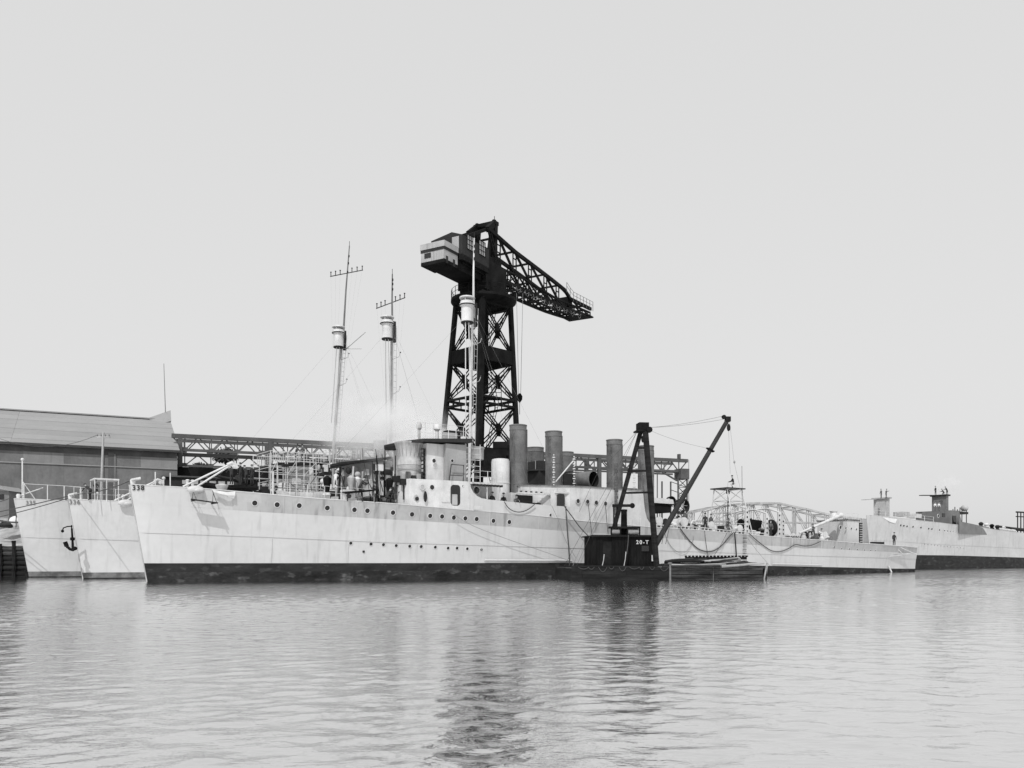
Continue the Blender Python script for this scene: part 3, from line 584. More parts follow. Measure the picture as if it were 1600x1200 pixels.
# lattice searchlight tower with platform
tx = s.fr.hit(1146, 830, -1.6).x; zb_ = s.zd(tx)
c0 = s.fr.hit(1126, 764, -1.6); c1 = s.fr.hit(1151, 764, -1.6); zp = c0.z
top = [V((c0.x + .1, -2.4, zp)), V((c1.x - .1, -2.4, zp)), V((c1.x - .1, -.6, zp)), V((c0.x + .1, -.6, zp))]
bot = [V((c0.x + .3, -3.4, zb_)), V((c1.x + .5, -3.4, zb_)), V((c1.x + .5, .4, zb_)), V((c0.x + .3, .4, zb_))]
s.box('searchlight_platform', (c0.x - .2, -2.7, zp), (c1.x + .15, -.3, zp + .12), M_CRANE2)
for i in range(4):
    s.rod('tower_leg', bot[i], top[i], .055, M_WHITE); j = (i + 1) % 4
    for k in range(4):
        f0, f1 = k / 4, (k + 1) / 4; s.rod('tower_brace', bot[i].lerp(top[i], f0), bot[j].lerp(top[j], f1), .022, M_WHITE); s.rod('tower_brace', bot[j].lerp(top[j], f0), bot[i].lerp(top[i], f1), .022, M_WHITE)
        s.rod('tower_tie', bot[i].lerp(top[i], f1), bot[j].lerp(top[j], f1), .03, M_WHITE)
s.rod('tower_post', ((c0.x + c1.x) / 2, -1.5, zb_), ((c0.x + c1.x) / 2, -1.5, zp), .05, M_CRANE2); s.rod('platform_drum', ((c0.x + c1.x) / 2, -1.5, zp - .45), ((c0.x + c1.x) / 2, -1.5, zp), .2, M_CRANE2)
pts = [V((c0.x + .1, -2.5, zp + .12)), V((c0.x + .7, -2.5, zp + .12)), V((c0.x + 1.3, -2.5, zp + .12))]; s.rail(pts, .5, M_WHITE, 1, .03)
s.tube('aft_mast', [(c1.x - .1, -2.5, zb_), (c1.x - .2, -2.5, zp + 2.5)], .035, M_WIRE)
# big side ladder on the port quarter
for i in range(7): z = 1.75 + i * .38; p = s.px(1162, 850 - 0, .0); s.bar('side_rung', (p.x - .25, -s.hb(p.x, z) - .12, z), (p.x + .3, -s.hb(p.x, z) - .12, z + .02), .07, .05, M_CRANE2)
# --- after deck house and gun
ax0 = s.fr.hit(1277, 840, 2.1).x; ax1 = s.fr.hit(1342, 840, -2.1).x; az = 6.0
s.prism('after_deck_house', [(ax0, -2.1), (ax1, -2.1), (ax1, 2.1), (ax0, 2.1)], s.zd(72) - .3, lambda x, y: 6.25 - (x - ax0) * .03, M_HULL)
s.prism('house_roof', [(ax0 - .1, -2.2), (ax1 + .1, -2.2), (ax1 + .1, 2.2), (ax0 - .1, 2.2)], lambda x, y: 6.255 - (x - ax0) * .03, lambda x, y: 6.33 - (x - ax0) * .03, M_CRANE2)
for q, r in (((1313, 824), .22), ((1321.4, 825), .12), ((1330, 826), .12), ((1338, 827), .12)): s.port_flat(*q, -2.1, r)
for i in range(9): z = 3.5 + i * .29; s.box('grating_bar', (ax1 + .1, -2.1, z), (ax1 + .75, -1.8, z + .16), M_CRANE2)
s.box('ammunition_hoist', (ax1 + .05, -1.75, 3.4), (ax1 + .8, 1.9, 6.1), M_GREY)
platform_rail(s, ax0, ax1, -2.0, 6.28, .8, M_WHITE, 2, 1.3)
g0 = s.fr.hit(1314, 805, -1.8); g1 = s.fr.hit(1249, 833, -3.6)
mid = g0.lerp(g1, .45); s.tube('gun_barrel', [g0, mid, g1], .2, M_WHITE, n=12, r2=.12); s.ball('gun_breech', g0, (.4, .3, .3), M_WHITE)
s.lathe('gun_mount', (g0.x - 1.0, -1.5, 6.28), [(.6, 0), (.5, .3), (.35, .8), (.5, 1.0)], M_WHITE, n=16)
for i in range(5): x = 69.0 + i * .55; s.ball('cargo_bundle', (x, -3.1, s.zd(x) + .4 + .2 * (i % 2)), (.35, .4, .35), (M_GREY, M_CRANE2, M_WHITE)[i % 3])
# stern: propeller guard frame, ensign staff, lockers
e0 = s.fr.hit(1383, 866, -2.6); e1 = s.fr.hit(1431, 866, -1.0)
for a, b in (((1384, 866), (1431, 865)), ((1390, 869), (1420, 866))):
    s.bar('propeller_guard', s.fr.hit(*a, -2.6), s.fr.hit(*b, -2.2), .12, .1, M_WHITE)
for a, b in (((1398, 854), (1412, 867)), ((1404, 854), (1431, 866)), ((1399, 854), (1384, 866))): s.bar('guard_strut', s.fr.hit(*a, -2.4), s.fr.hit(*b, -2.4), .1, .07, M_WHITE)
s.bar('stern_fender', s.fr.hit(1388, 884, -2.5), s.fr.hit(1393, 894, -2.7), .2, .12, M_WHITE)
s.box('depth_charge_rack', (86.0, -1.2, s.zd(86)), (88.0, -.5, s.zd(86) + .45), M_CRANE2)
# hanging cat-rig under the forecastle edge is a thing of its own further down
# ---------------------------------------------------------------- the two sister ships behind
def numeral(s, txt, x, y, size, m):
    p = s.px(x - 6, y, .02); q = s.px(x + 6, y, .02); letters(s, txt, s.px(x, y, .045), q - p, s.px(x, y - 5, .02) - s.px(x, y + 5, .02), size, m)
M_TEXTG = mat('faded_lettering', .16, .7, .05, 3.)
SH336 = Ship('grey destroyer numbered 336 moored in the middle, awning frame on its forecastle', 130, 19.0, lift=lambda x: -.32, boot=lambda x: .42)
s = SH336; s.dark = False; s.hull(M_HULL6, M_HULL6, fouled=False); bow_gear(s); numeral(s, '336', 116.5, 785, .5, M_TEXTG)
# flat awning frame on the forecastle
a = s.fr.hit(147, 749, -1.2); b = s.fr.hit(186, 749, -1.2); zf = s.zd(4)
s.box('awning_top', (a.x, -1.3, a.z), (b.x, .8, a.z + .12), M_WHITE)
for x in (a.x + .05, (a.x + b.x) / 2, b.x - .05):
    for y in (-1.25, .75): s.rod('awning_post', (x, y, zf), (x, y, a.z), .035, M_WHITE)
s.rail([Vector((x, -s.hb(x, s.zd(x)) + .1, s.zd(x))) for x in (-.7, .3, 1.3, 2.3, 3.3, 4.3)], 1.0, M_WHITE, 2, .02)
s.box('deck_locker', (3.6, -.8, zf), (4.6, -.2, zf + .6), M_WHITE)
def sister_upper(s, wall, roof, tub, rails, mastp, lower=None):
    """bridge and mast of a sister ship, from sight lines"""
    y = -3.4
    a = s.fr.hit(wall[0], wall[2], y); b = s.fr.hit(wall[1], wall[2], y); z1 = a.z; z0 = 7.9
    s.box('bridge_deck_house', (a.x - 4.0, -3.9, s.zd(22) - .1), (b.x + 2.2, 3.9, z0), M_WHITE)
    s.prism('bridge_wall', [(a.x + .6, y), (b.x, y), (b.x, -y), (a.x + .6, -y), (a.x - .6, -y * .4), (a.x - .6, y * .4)], z0, z1, M_GREY)
    for i in range(4): x = a.x + .7 + i * (b.x - a.x - .9) / 3.2; s.box('bridge_window', (x, y - .02, z1 - 1.1), (x + .55, y + .05, z1 - .55), M_CRANE2)
    s.box('doorway', ((a.x + b.x) / 2, y - .025, z0 + .15), ((a.x + b.x) / 2 + .6, y + .05, z1 - 1.3), M_GLASS)
    r0 = s.fr.hit(roof[0], roof[2], y - .4); r1 = s.fr.hit(roof[1], roof[3], y - .4)
    s.prism('bridge_roof', [(r0.x, y - .4), (r1.x, y - .4), (r1.x, -y + .4), (r0.x, -y + .4)], lambda x, yy: r0.z + (r1.z - r0.z) * (x - r0.x) / (r1.x - r0.x) - .1, lambda x, yy: r0.z + (r1.z - r0.z) * (x - r0.x) / (r1.x - r0.x) + .1, M_CRANE2)
    if tub: c = s.fr.hit((tub[0] + tub[1]) / 2, tub[2], -1.6); r = (tub[1] - tub[0]) / 2 / 15.5; c2 = s.fr.hit(tub[0], tub[3], -1.6); s.lathe('fire_control_tub', (c.x, -1.6, c2.z), [(r * .55, -.6), (r, 0), (r, c.z - c2.z), (r * 1.05, c.z - c2.z + .05), (r * 1.05, c.z - c2.z + .15)], M_WHITE, n=24)
    for rx0, rx1, ry0, ry1 in rails:
        p = s.fr.hit(rx0, ry1, y - .3); q = s.fr.hit(rx1, ry1, y - .3); h = s.fr.hit(rx0, ry0, y - .3).z - p.z
        platform_rail(s, p.x, q.x, y - .3, p.z, h, M_WHITE, 4, .6, 2.5)
    return s.mast(*mastp)
sister_upper(s, (574, 610, 722), (530, 612, 724, 715), (584, 602, 691, 713), [(530, 565, 698, 716), (566, 612, 700, 714), (560, 612, 748, 764)], ((610, 745), (605, 513), (613, 428), ((588, 482), (633, 465))))
s.funnel(836, 700, 27, 10.2, y=0, pipe=False); s.funnel(884, 707, 24, 10.0, y=0, pipe=False, name='funnel')
s.box('uptake_casing', (44.8, -2.4, 6.0), (47.2, 2.0, 12.3), M_CRANE2); s.box('uptake_casing', (49.2, -2.2, 6.0), (51.6, 2.0, 11.4), M_CRANE2)
s.prism('searchlight_platform', circ(46, -1.0, 1.9, 12), 11.2, 11.35, M_CRANE2)
for a in range(10): t = a * .628; s.rod('stanchion', (46 + 1.8 * math.cos(t), -1 + 1.8 * math.sin(t), 11.35), (46 + 1.8 * math.cos(t), -1 + 1.8 * math.sin(t), 12.3), .03, M_GREY)
# mainmast and dark canopy seen between the fourth funnel and the boom
p = s.fr.hit(1034.5, 690, 0); q = s.fr.hit(1031, 785, 0); rc = random.Random(5)
for i in range(104):
    px_, py_ = (rc.uniform(604, 668), rc.uniform(702, 768)) if i < 44 else (rc.uniform(418, 604), rc.uniform(728, 772)); y = rc.uniform(-3.6, -1.0); p = s.fr.hit(px_, py_, y); g = rc.choice((M_CRANE2, M_CRANE2, M_GREY, M_WHITE, M_CRANE, M_RUST) if i < 44 else (M_WHITE, M_WHITE, M_CANVAS, M_GREY, M_CRANE2)); k = i % 4
    if k == 0: s.box('ready_locker', p, p + Vector((rc.uniform(.2, .7), .4, rc.uniform(.2, .7))), g)
    elif k == 1: s.tube('rigging_line', [p, p + Vector((rc.uniform(-1, 1), 0, -1.2)), p + Vector((rc.uniform(-1, 1), .2, -2.4))], .03, M_CRANE2, n=4)
    elif k == 2: s.rod('bridge_post', p + Vector((0, 0, -2.2)), p, rc.uniform(.03, .07), g)
    else: s.ball('canvas_bundle', p, (rc.uniform(.15, .4), .25, rc.uniform(.15, .35)), g)
s.tube('mainmast', [(q.x, 0, 4), q, p], .09, M_WIRE, n=8, r2=.06); s.ball('mast_lamp', p - Vector((0, .05, .6)), .13, M_CRANE2)
p = s.fr.hit(1027, 740, 0); q = s.fr.hit(1027, 785, 0); s.rod('aerial_trunk', q - Vector((0, 0, 2)), p, .07, M_RUN)
a = s.fr.hit(1019, 800, -2.5); b = s.fr.hit(1048, 787, -2.5); s.box('after_shelter', (a.x, -2.5, a.z), (b.x, 2.5, b.z), M_CRANE); s.xz('shelter_canvas', [(a.x - .2, b.z), (b.x + .4, b.z - .05), (b.x + .2, b.z + .5), (a.x + 1, b.z + .62), (a.x - .2, b.z + .5)], -2.7, 2.7, M_CANVAS)
for cx, cy, r in ((1050, 783, .6), (1067, 791, 1.0)): c = s.fr.hit(cx, cy, -2.6); s.lathe('ventilator_cowl', c + Vector((0, .6, 0)), [(r * .6, 0), (r * .95, .3), (r, .8), (r * .9, .82), (r * .8, .3)], M_CRANE2, n=18, tilt=(-.3, -1, 0), close=False)
c = s.fr.hit(1067, 790, -2.7); 
for a in range(6): s.rod('wheel_spoke', c, c + Vector((.95 * math.cos(a * 1.047), 0, .95 * math.sin(a * 1.047))), .04, M_GREY)
SH335 = Ship('grey destroyer with faded number 335, outermost of the row beside the timber bank, anchor hanging', 45, 17.5, lift=lambda x: .15, boot=lambda x: .42)
s = SH335; s.dark = False; s.hull(M_HULL5, M_HULL5, fouled=False); numeral(s, '335', 48, 786, .5, M_TEXTG)
p = s.fr.hit(35, 718, 0); s.rod('jackstaff', (p.x, 0, s.zd(0)), p, .06, M_WHITE); s.ball('staff_ball', p, .14, M_WHITE)
s.tube('staff_brace', [(p.x, 0, s.zd(0) + 1.6), (p.x + 1.0, -.3, s.zd(1))], .04, M_WHITE); s.tube('staff_brace', [(p.x - .2, 0, s.zd(0) + .3), (p.x + 1.6, -.4, s.zd(1) + 1.1)], .05, M_WHITE)
s.rail([Vector((x, -s.hb(x, s.zd(x)) + .1, s.zd(x))) for x in (-.4, 1.4, 2.7, 4.0)], 1.35, M_WHITE, 1, .035)
s.lathe('bow_chock', (-.8, 0, s.zd(-1)), [(.16, 0), (.2, .3), (.13, .42)], M_WHITE); s.rod('fairlead_post', (4.1, -1.0, s.zd(4)), (4.1, -1.0, s.zd(4) + 1.2), .13, M_WHITE)
sister_upper(s, (480, 515, 726), (436, 516, 724, 723), None, [(434, 468, 705, 721), (470, 516, 705, 721)], ((521, 700), (529, 527), (546, 384), ((516, 432), (567, 422))))
s.tube('signal_boom', [s.fr.hit(540, 546, 0), s.fr.hit(571, 519, -1)], .05, M_GREY); s.tube('signal_boom', [s.fr.hit(541, 545, 0), s.fr.hit(565, 545, -1)], .03, M_GREY)
# the scaffold of white awning pipes over the middle ship's forecastle
sc = Thing('awning_scaffold', 'open grid of white awning pipes standing ahead of the bridges above the forecastle', 'scaffold', SH336.fr, (16, 0, 5.4))
X = [SH336.fr.hit(px_, 740, -2.6).x for px_ in (423, 433, 449, 463, 475, 494, 515)]; Z = [SH336.fr.hit(450, py, -2.6).z for py in (706, 720, 731, 742, 752, 762)]
for y in (-2.6, 2.2):
    for i, x in enumerate(X): sc.rod('scaffold_post', (x, y, 5.4), (x, y, Z[0] if i % 2 == 0 else Z[1]), .04, M_WHITE)
    for z in Z: sc.rod('scaffold_rail', (X[0], y, z), (X[-1], y, z), .032, M_WHITE)
for x in X[::2]:
    for z in Z[::2]: sc.rod('scaffold_tie', (x, -2.6, z), (x, 2.2, z), .03, M_WHITE)
for i in (0, 2, 4): sc.rod('scaffold_brace', (X[i], -2.6, Z[3]), (X[i + 1], -2.6, Z[1]), .025, M_WHITE)
# gun on the middle ship's forecastle, dark, tall
gn = Thing('deck_gun', 'dark shrouded deck gun beside its ready boxes, on the forecastle ahead of the awning scaffold', 'gun', SH336.fr, (13.2, -1, 5.6))
c = SH336.fr.hit(378, 760, -1.5); zb = 5.5
gn.lathe('gun_mount', (c.x, -1.5, zb), [(1.1, 0), (.9, .5), (.55, 1.3), (.8, 1.9), (.7, 2.2)], M_CRANE2, n=18)
gn.tube('gun_barrel', [(c.x + .9, -1.6, 8.2), (c.x - .6, -1.6, 8.5), (c.x - 2.3, -1.6, 8.8)], .2, M_CRANE2, n=12, r2=.11)
gn.box('gun_shield', (c.x - .35, -2.6, 7.4), (c.x - .2, -.6, 9.0), M_CRANE2); gn.box('breech', (c.x + .3, -1.9, 7.7), (c.x + 1.3, -1.2, 8.5), M_CRANE)
for i, (dx, w, h) in enumerate(((-2.2, .9, 1.6), (1.6, 1.1, 1.9), (2.8, .9, 1.3))): gn.box('ready_box', (c.x + dx, -2.2, zb), (c.x + dx + w, -1.2, zb + h + .4), M_CRANE2)
gn.tube('boat_boom', [SH336.fr.hit(315, 758, -2.5), SH336.fr.hit(355, 763, -2.5), SH336.fr.hit(399, 762, -2.5)], .3, M_CRANE, n=8)
# ---------------------------------------------------------------- far destroyers at the right
M_FAR = mat('far_bridge_paint', .15, .7, .15, .8, .2)
def far_ship(label, px, ppm, lift):
    s = Ship(label, px, ppm, lift=lift, boot=lambda x: interp([(0, 2.45), (20, 2.35), (60, 1.75), (96, 1.4)], x), group='destroyers lying beyond the nearest stern'); return s
s = FA = far_ship('distant grey destroyer with broad black waterline band, nearer of the far pair', 1362, 8.5, lambda x: interp([(-2, 2.9), (20, 2.6), (60, 2.6), (96, 2.0)], x))
s.hull(M_HULLF, M_HULLF, fouled=False)
for x, y in ((915, 358), (932, 361), (950, 364), (983, 366), (1027, 371), (1070, 377), (1088, 379), (1130, 385), (1158, 390), (1175, 392), (1190, 395), (1205, 397), (1220, 399), (1238, 402), (1258, 404), (1284, 407), (1310, 409)): s.porthole(1150 + x * .28125, 720 + y * .28125, .2)
for i in range(13): x = 1048 + i * 18; s.porthole(1150 + x * .28125, 720 + (463 + i * 1.8) * .28125, .1)
y = -3.6
def bx(name, x0, y0, x1, y1, ya, yb, m, s_=None):
    q = s_ or s; a = q.fr.hit(x0, y1, ya); b = q.fr.hit(x1, y0, ya); return q.box(name, (a.x, ya, a.z), (b.x, yb, b.z), m)
a = s.fr.hit(1431, 825, 3.6); b = s.fr.hit(1499, 798, -3.6); s.box('bridge_house', (a.x, -3.6, 6.5), (b.x, 3.6, b.z), M_FAR); W_ = 1.5; a = s.fr.hit(1456, 799, W_); a.z = b.z; b = s.fr.hit(1482, 775, -W_)
s.prism('upper_bridge', [(a.x, -W_), (b.x, -W_), (b.x, W_), (a.x, W_)], a.z, b.z, M_FAR); s.prism('bridge_roof', [(a.x - .4, -1.7), (b.x + .4, -1.7), (b.x + .4, 1.7), (a.x - .4, 1.7)], b.z, b.z + .3, M_CRANE2)
s.bar('signal_platform', s.fr.hit(1439, 774, 1.0), s.fr.hit(1458, 774, 1.0), .8, .15, M_CRANE2)
bx('doorway', 1488, 806, 1494, 822, -3.63, -3.5, M_GLASS); s.port_flat(1466, 806, -3.62, .3); bx('bulkhead_window', 1473, 802, 1477, 808, -3.63, -3.5, M_GLASS)
T3 = [s.fr.hit(px_, py, -4.4) for px_, py in ((1499, 801), (1502, 815), (1530, 821), (1545, 824))]
s.xz('bulwark', [(T3[0].x, 6.2), (T3[0].x, T3[0].z)][1:] + [(t.x, t.z) for t in T3[1:]] + [(T3[-1].x, 6.5), (T3[0].x, 6.5)], -4.45, -4.35, M_FAR)
for i in range(4): p = s.fr.hit(1489 + i * 7, 801, -3); s.rod('platform_post', (p.x, -3, 7.0), (p.x, -3, s.fr.hit(1489, 797, -3).z + .2), .08, M_CRANE2)
bx('searchlight_platform', 1487, 800, 1513, 802, -3.4, 2.5, M_CRANE2)
for a_, b_ in ((1492, 792), (1500, 793)): p = s.fr.hit(a_, b_, -2.5); s.rod('stanchion', (p.x, -2.5, s.fr.hit(1492, 800, -2.5).z), p, .08, M_CRANE2)
p = s.fr.hit(1507, 794, -2.0); s.ball('searchlight', p, (.75, .7, .65), M_GREY); bx('deck_locker', 1411, 800, 1422, 806, -2, 0, M_GREY); bx('deck_locker', 1432, 803, 1440, 809, -2, 0, M_WHITE)
for i in range(6): p = s.px(1548 + i * 9, 826 + i * 1.5); s.lathe('deck_gear', (p.x, -2.6, p.z - .2), [(.5, 0), (.5, .6), (.3, .9), (.5, 1.3), (.2, 1.6)], (M_CRANE2, M_WHITE, M_CRANE)[i % 3], n=12)
s.tube('torpedo_tube', [s.fr.hit(1557, 823, -2.2), s.fr.hit(1580, 826, -2.2), s.fr.hit(1600, 828, -2.2)], .35, M_CRANE2, n=10); s.tube('torpedo_tube', [s.fr.hit(1560, 827, -2.8), s.fr.hit(1585, 830, -2.8)], .35, M_WHITE, n=10)
for i in range(4): p = s.fr.hit(1590 + i * 5, 800, -2); s.rod('gallows_post', (p.x, -2, 6.5), p, .12, M_CRANE2)
s.bar('gallows_beam', s.fr.hit(1588, 800, -2), s.fr.hit(1608, 801, -2), .3, .3, M_CRANE2); s.bar('gallows_beam', s.fr.hit(1588, 807, -2), s.fr.hit(1608, 808, -2), .3, .2, M_CRANE2)
p = s.px(1396, 812); s.mesh('canvas_cover', ([s.px(1378, 808, .05), s.px(1402, 811, .05), s.px(1399, 818, .1), s.px(1390, 815, .1)], [(0, 3, 2, 1)]), M_CANVAS)
s.rail([Vector((x, -s.hb(x, s.zd(x)) + .1, s.zd(x))) for x in (0, 2.5, 5, 7.5, 10, 12.5, 15)], 1.0, M_WHITE, 2, .03)
s = FB = far_ship('distant destroyer mostly hidden, its tapering bridge tower rising behind the nearer far hull', 1342, 8.2, lambda x: 2.6)
s.hull(top=M_HULL, fouled=False)
W_ = 1.5; a = s.fr.hit(1365, 806, W_); b = s.fr.hit(1390, 779, -W_); m_ = mat('pale_distant_paint', .42, .7, .1, 1)
s.mesh('bridge_tower', v_prism([(a.x, -W_), (b.x, -W_), (b.x, W_), (a.x, W_)], 8.5, b.z), m_); s.prism('bridge_roof', [(a.x - .3, -1.8), (b.x + .3, -1.8), (b.x + .3, 1.8), (a.x - .3, 1.8)], b.z, b.z + .25, M_GREY)
s.bar('signal_platform', s.fr.hit(1348, 781, 1), s.fr.hit(1368, 780, 1), .7, .12, M_GREY)
# ---------------------------------------------------------------- derrick barge
BF = Frame((893 - 800) / FPX * 69.5, 69.5, 7.0)
bg_ = Thing('derrick_barge', 'black derrick barge with a tarred deckhouse lettered 20-T and a raised boom', 'barge', BF, (0, 0, 0))
b_ = bg_; BL = BF.hit(1203, 890, 0).x
sheer = lambda x: .98 + .10 * max(0, (x - 12) / 4) - .04 * math.sin(x * .9)
# hull planking: separate strakes on the near face, dark forward part and bleached after part
random.seed(11)
for seg, (xa, xb, mm) in enumerate(((0.0, 7.9, M_WOODD), (7.92, BL - .6, M_WOOD))):
    for j in range(5):
        z0 = -.5 + j * .30; z1 = z0 + (.285 if mm is M_WOODD else .25)
        if j == 4: z1 = None
        cuts = sorted([xa, xb] + [xa + (xb - xa) * (k + random.uniform(.3, .7)) / 3 for k in range(2)])
        for c0, c1 in zip(cuts, cuts[1:]):
            pr = random.uniform(0, .035); top = (lambda x: sheer(x)) if j == 4 else (lambda x: z1)
            V = []; 
            for yy in (-pr - .02, .12):
                for x in (c0 + .012, (c0 + c1) / 2, c1 - .012): V += [(x, yy, z0), (x, yy, top(x))]
            b_.mesh('hull_plank', (V, [(0, 2, 3, 1), (2, 4, 5, 3), (1, 3, 9, 7), (3, 5, 11, 9), (6, 7, 9, 8), (8, 9, 11, 10), (0, 1, 7, 6), (4, 10, 11, 5), (0, 6, 8, 2), (2, 8, 10, 4)]), mm if mm is M_WOODD or random.random() < .5 else M_WOOD2)
b_.prism('barge_hull', [(.05, .1), (BL - .6, .1), (BL, .9), (BL, 6.6), (BL - .6, 7.4), (0, 7.4)], -.6, .86, M_WOODD)
b_.prism('barge_deck', [(0, .0), (BL - .5, .0), (BL + .05, .9), (BL + .05, 6.6), (BL - .5, 7.4), (0, 7.4)], .862, .93, M_WOOD)
for y0 in [i * .5 for i in range(14)]: b_.box('deck_plank', (7.2, .12 + y0, .932), (BL - .55, .58 + y0, .965 + .01 * (int(y0 * 2) % 3)), M_WOODL if int(y0 * 2) % 3 else M_WOOD)
# broken gunwale logs
def log(x0, y0, z0, x1, y1, z1, r, m, nm='gunwale_timber'): b_.tube(nm, [(x0 + (x1 - x0) * i / 4, y0 + (y1 - y0) * i / 4 + random.uniform(-.03, .03), z0 + (z1 - z0) * i / 4 + random.uniform(-.03, .03)) for i in range(5)], r, m, n=7, r2=r * .8)
log(.0, .1, 1.0, 6.8, .1, 1.0, .11, M_WOODD); log(7.4, .05, 1.02, 12.2, .05, 1.12, .10, M_WOOD); log(8.2, .35, 1.14, 12.8, .3, 1.2, .08, M_WOODL); log(12.3, .0, 1.05, BL - .5, .0, 1.28, .11, M_WOODL); log(11.2, .9, 1.2, 15.6, .7, 1.32, .09, M_WOOD)
log(10.3, 1.6, 1.15, 14.0, 1.2, 1.75, .08, M_WOODD, 'loose_log'); log(10.8, 1.2, 1.2, 15.2, 1.9, 1.5, .07, M_WOODL, 'loose_log'); log(9.0, 2.6, 1.15, 15.5, 2.4, 1.2, .1, M_WOODD, 'loose_log')
for i in range(34):
    x = random.uniform(7.6, 13.2); L_ = random.uniform(1.8, 3.6); y = random.uniform(.4, 2.6); z = 1.1 + random.uniform(0, .38); log(x, y, z, min(BL - .4, x + L_), y + random.uniform(-.3, .3), z + random.uniform(-.08, .3), random.uniform(.05, .12), (M_WOOD, M_WOODL, M_WOODD, M_WOOD2)[i % 4], 'loose_log')
a = BF.hit(1072, 872, 3.0); b = BF.hit(1167, 873, 3.0); b_.box('staging_beam', (a.x, 3.0, a.z - .12), (b.x, 3.3, a.z + .1), M_WOODD)
for i in range(18): x = a.x + (b.x - a.x) * i / 17; b_.box('staging_cleat', (x - .06, 2.95, a.z + .1), (x + .08, 3.2, a.z + .22), M_WOODD)
a = BF.hit(1040, 878, 2.2); b = BF.hit(1170, 878, 2.2); b_.box('side_timber', (a.x, 2.3, 1.0), (b.x, 2.6, a.z + .05), M_WOODD)
for i in range(3): log(8.0 + i, 2 + i * .5, 1.12, 12.5 + i, 2.4 + i * .5, 1.25, .08, (M_WOOD, M_WOODL, M_WOODD)[i], 'loose_log')
for x, m in ((8.0, mat('grey_timber', .13, .9, .4, 3.)),): b_.box('rub_post', (x - .07, -.16, -.1), (x + .07, .0, 1.25), m); b_.ball('post_cap', (x, -.08, 1.27), (.2, .14, .1), m)
for (xa, za, xb, zb2) in ((BL - .55, -.05, BL - .3, 1.32), (BL - .02, -.05, BL + .12, 1.3)): b_.bar('rub_post', (xa, -.1 if xa < BL - .3 else .8, za), (xb, -.12 if xa < BL - .3 else .75, zb2), .12, .1, M_WOODL)
b_.bar('bow_plank', (BL - .4, -.02, .2), (BL + .04, .8, .2), .1, 1.2, M_WOODD)
for i in range(9): x = .5 + i * .83; b_.tube('hanging_line', sag((x, -.1, 1.0), (x + random.uniform(.3, .9), -.12, 1.0), random.uniform(.15, .45), 6), .022, M_ROPE, n=4)
for i, x in enumerate((11.6,)): b_.tube('iron_strap', [(x, -.07, 1.0), (x, -.075, .4), (x, -.06, -.1)], .03, M_RUST)
# deckhouse of vertical boards
h0 = BF.hit(927, 880, 1.0); h1 = BF.hit(1024, 880, 1.0); hz = BF.hit(980, 836.5, 1.0).z; hk = BF.hit(979, 880, .9).x
b_.box('deckhouse_core', (h0.x + .05, 1.06, .93), (h1.x - .05, 4.6, hz - .1), M_TAR)
nb = 20
for i in range(nb):
    x0 = h0.x + (h1.x - h0.x) * i / nb; x1 = h0.x + (h1.x - h0.x) * (i + 1) / nb - .018
    if 3 <= i <= 5: continue
    b_.box('wall_board', (x0, 1.0 - random.uniform(0, .02), .94 + random.uniform(0, .04)), (x1, 1.06, hz - .1), M_TAR)
for i in range(14): y0 = 1.05 + i * .25; b_.box('wall_board', (h0.x - random.uniform(0, .02), y0, .94), (h0.x + .05, y0 + .235, hz - .1), M_TAR); b_.box('wall_board', (h1.x - .05, y0, .94), (h1.x + random.uniform(0, .02), y0 + .235, hz - .1), M_TAR)
b_.box('door', (h0.x + (h1.x - h0.x) * 3 / nb + .02, 1.03, .94), (h0.x + (h1.x - h0.x) * 6 / nb - .03, 1.06, hz - .5), M_CRANE)
b_.prism('deckhouse_roof', [(h0.x - .2, .82), (h1.x + .15, .82), (h1.x + .15, 4.8), (h0.x - .2, 4.8)], hz - .1, hz + .0, M_WOODD); b_.box('roof_edge', (h0.x - .22, .79, hz - .12), (h1.x + .17, .815, hz + .03), M_WOODD)
wx = BF.hit(1008, 857, 1.0); b_.box('window_frame', (wx.x - .36, .96, wx.z - .28), (wx.x + .36, 1.0, wx.z + .28), M_TAR); b_.box('window_pane', (wx.x - .3, .945, wx.z - .22), (wx.x + .3, .96, wx.z + .22), M_GLASS)
c = BF.hit(1003.5, 847.5, .94); letters(b_, '20-T', c + Vector((0, -.03, 0)), (1, 0, 0), (0, 0, 1), .44, M_TEXTW)
for x, z0, z1 in ((941, 884, 866), (975, 884, 862), (979, 866, 836)): a = BF.hit(x, z0, .2); b = BF.hit(x + 3, z1, .25); b_.tube('frayed_rope', [a, a.lerp(b, .5) + Vector((.03, 0, 0)), b], .035, M_ROPEL if z0 > 870 else M_ROPE, n=5)
a = BF.hit(1019.5, 872, .9); b_.box('lamp_board', a - Vector((.08, .04, .25)), a + Vector((.08, 0, .25)), M_TEXTW)
# machinery on the roof: boiler with stack, banded drums
c = BF.hit(975, 823, 2.4); b_.lathe('boiler_stack', (c.x, 2.4, hz), [(.55, 0), (.5, .5), (.26, .75), (.24, 2.0), (.27, 2.05), (.27, 2.15), (.2, 2.18)], M_CRANE, n=18)
for a_, b2, mm in ((956, 968, M_ROPEL), (981, 998, M_ROPEL)):
    p = BF.hit(a_, 830, 1.5); q = BF.hit(b2, 830, 1.5); b_.rod('winch_drum', (p.x, 1.7, hz + .3), (q.x, 1.7, hz + .3), .27, M_WOODL)
    for k in range(6): x = p.x + (q.x - p.x) * (k + .5) / 6; b_.rod('drum_rope_turn', (x - .05, 1.7, hz + .3), (x + .05, 1.7, hz + .3), .285, M_WOODL)
p = BF.hit(953, 823, 1.5); q = BF.hit(1000, 823, 1.5); b_.box('winch_frame', (p.x, 1.35, hz + .58), (q.x, 2.1, hz + .74), M_CRANE)
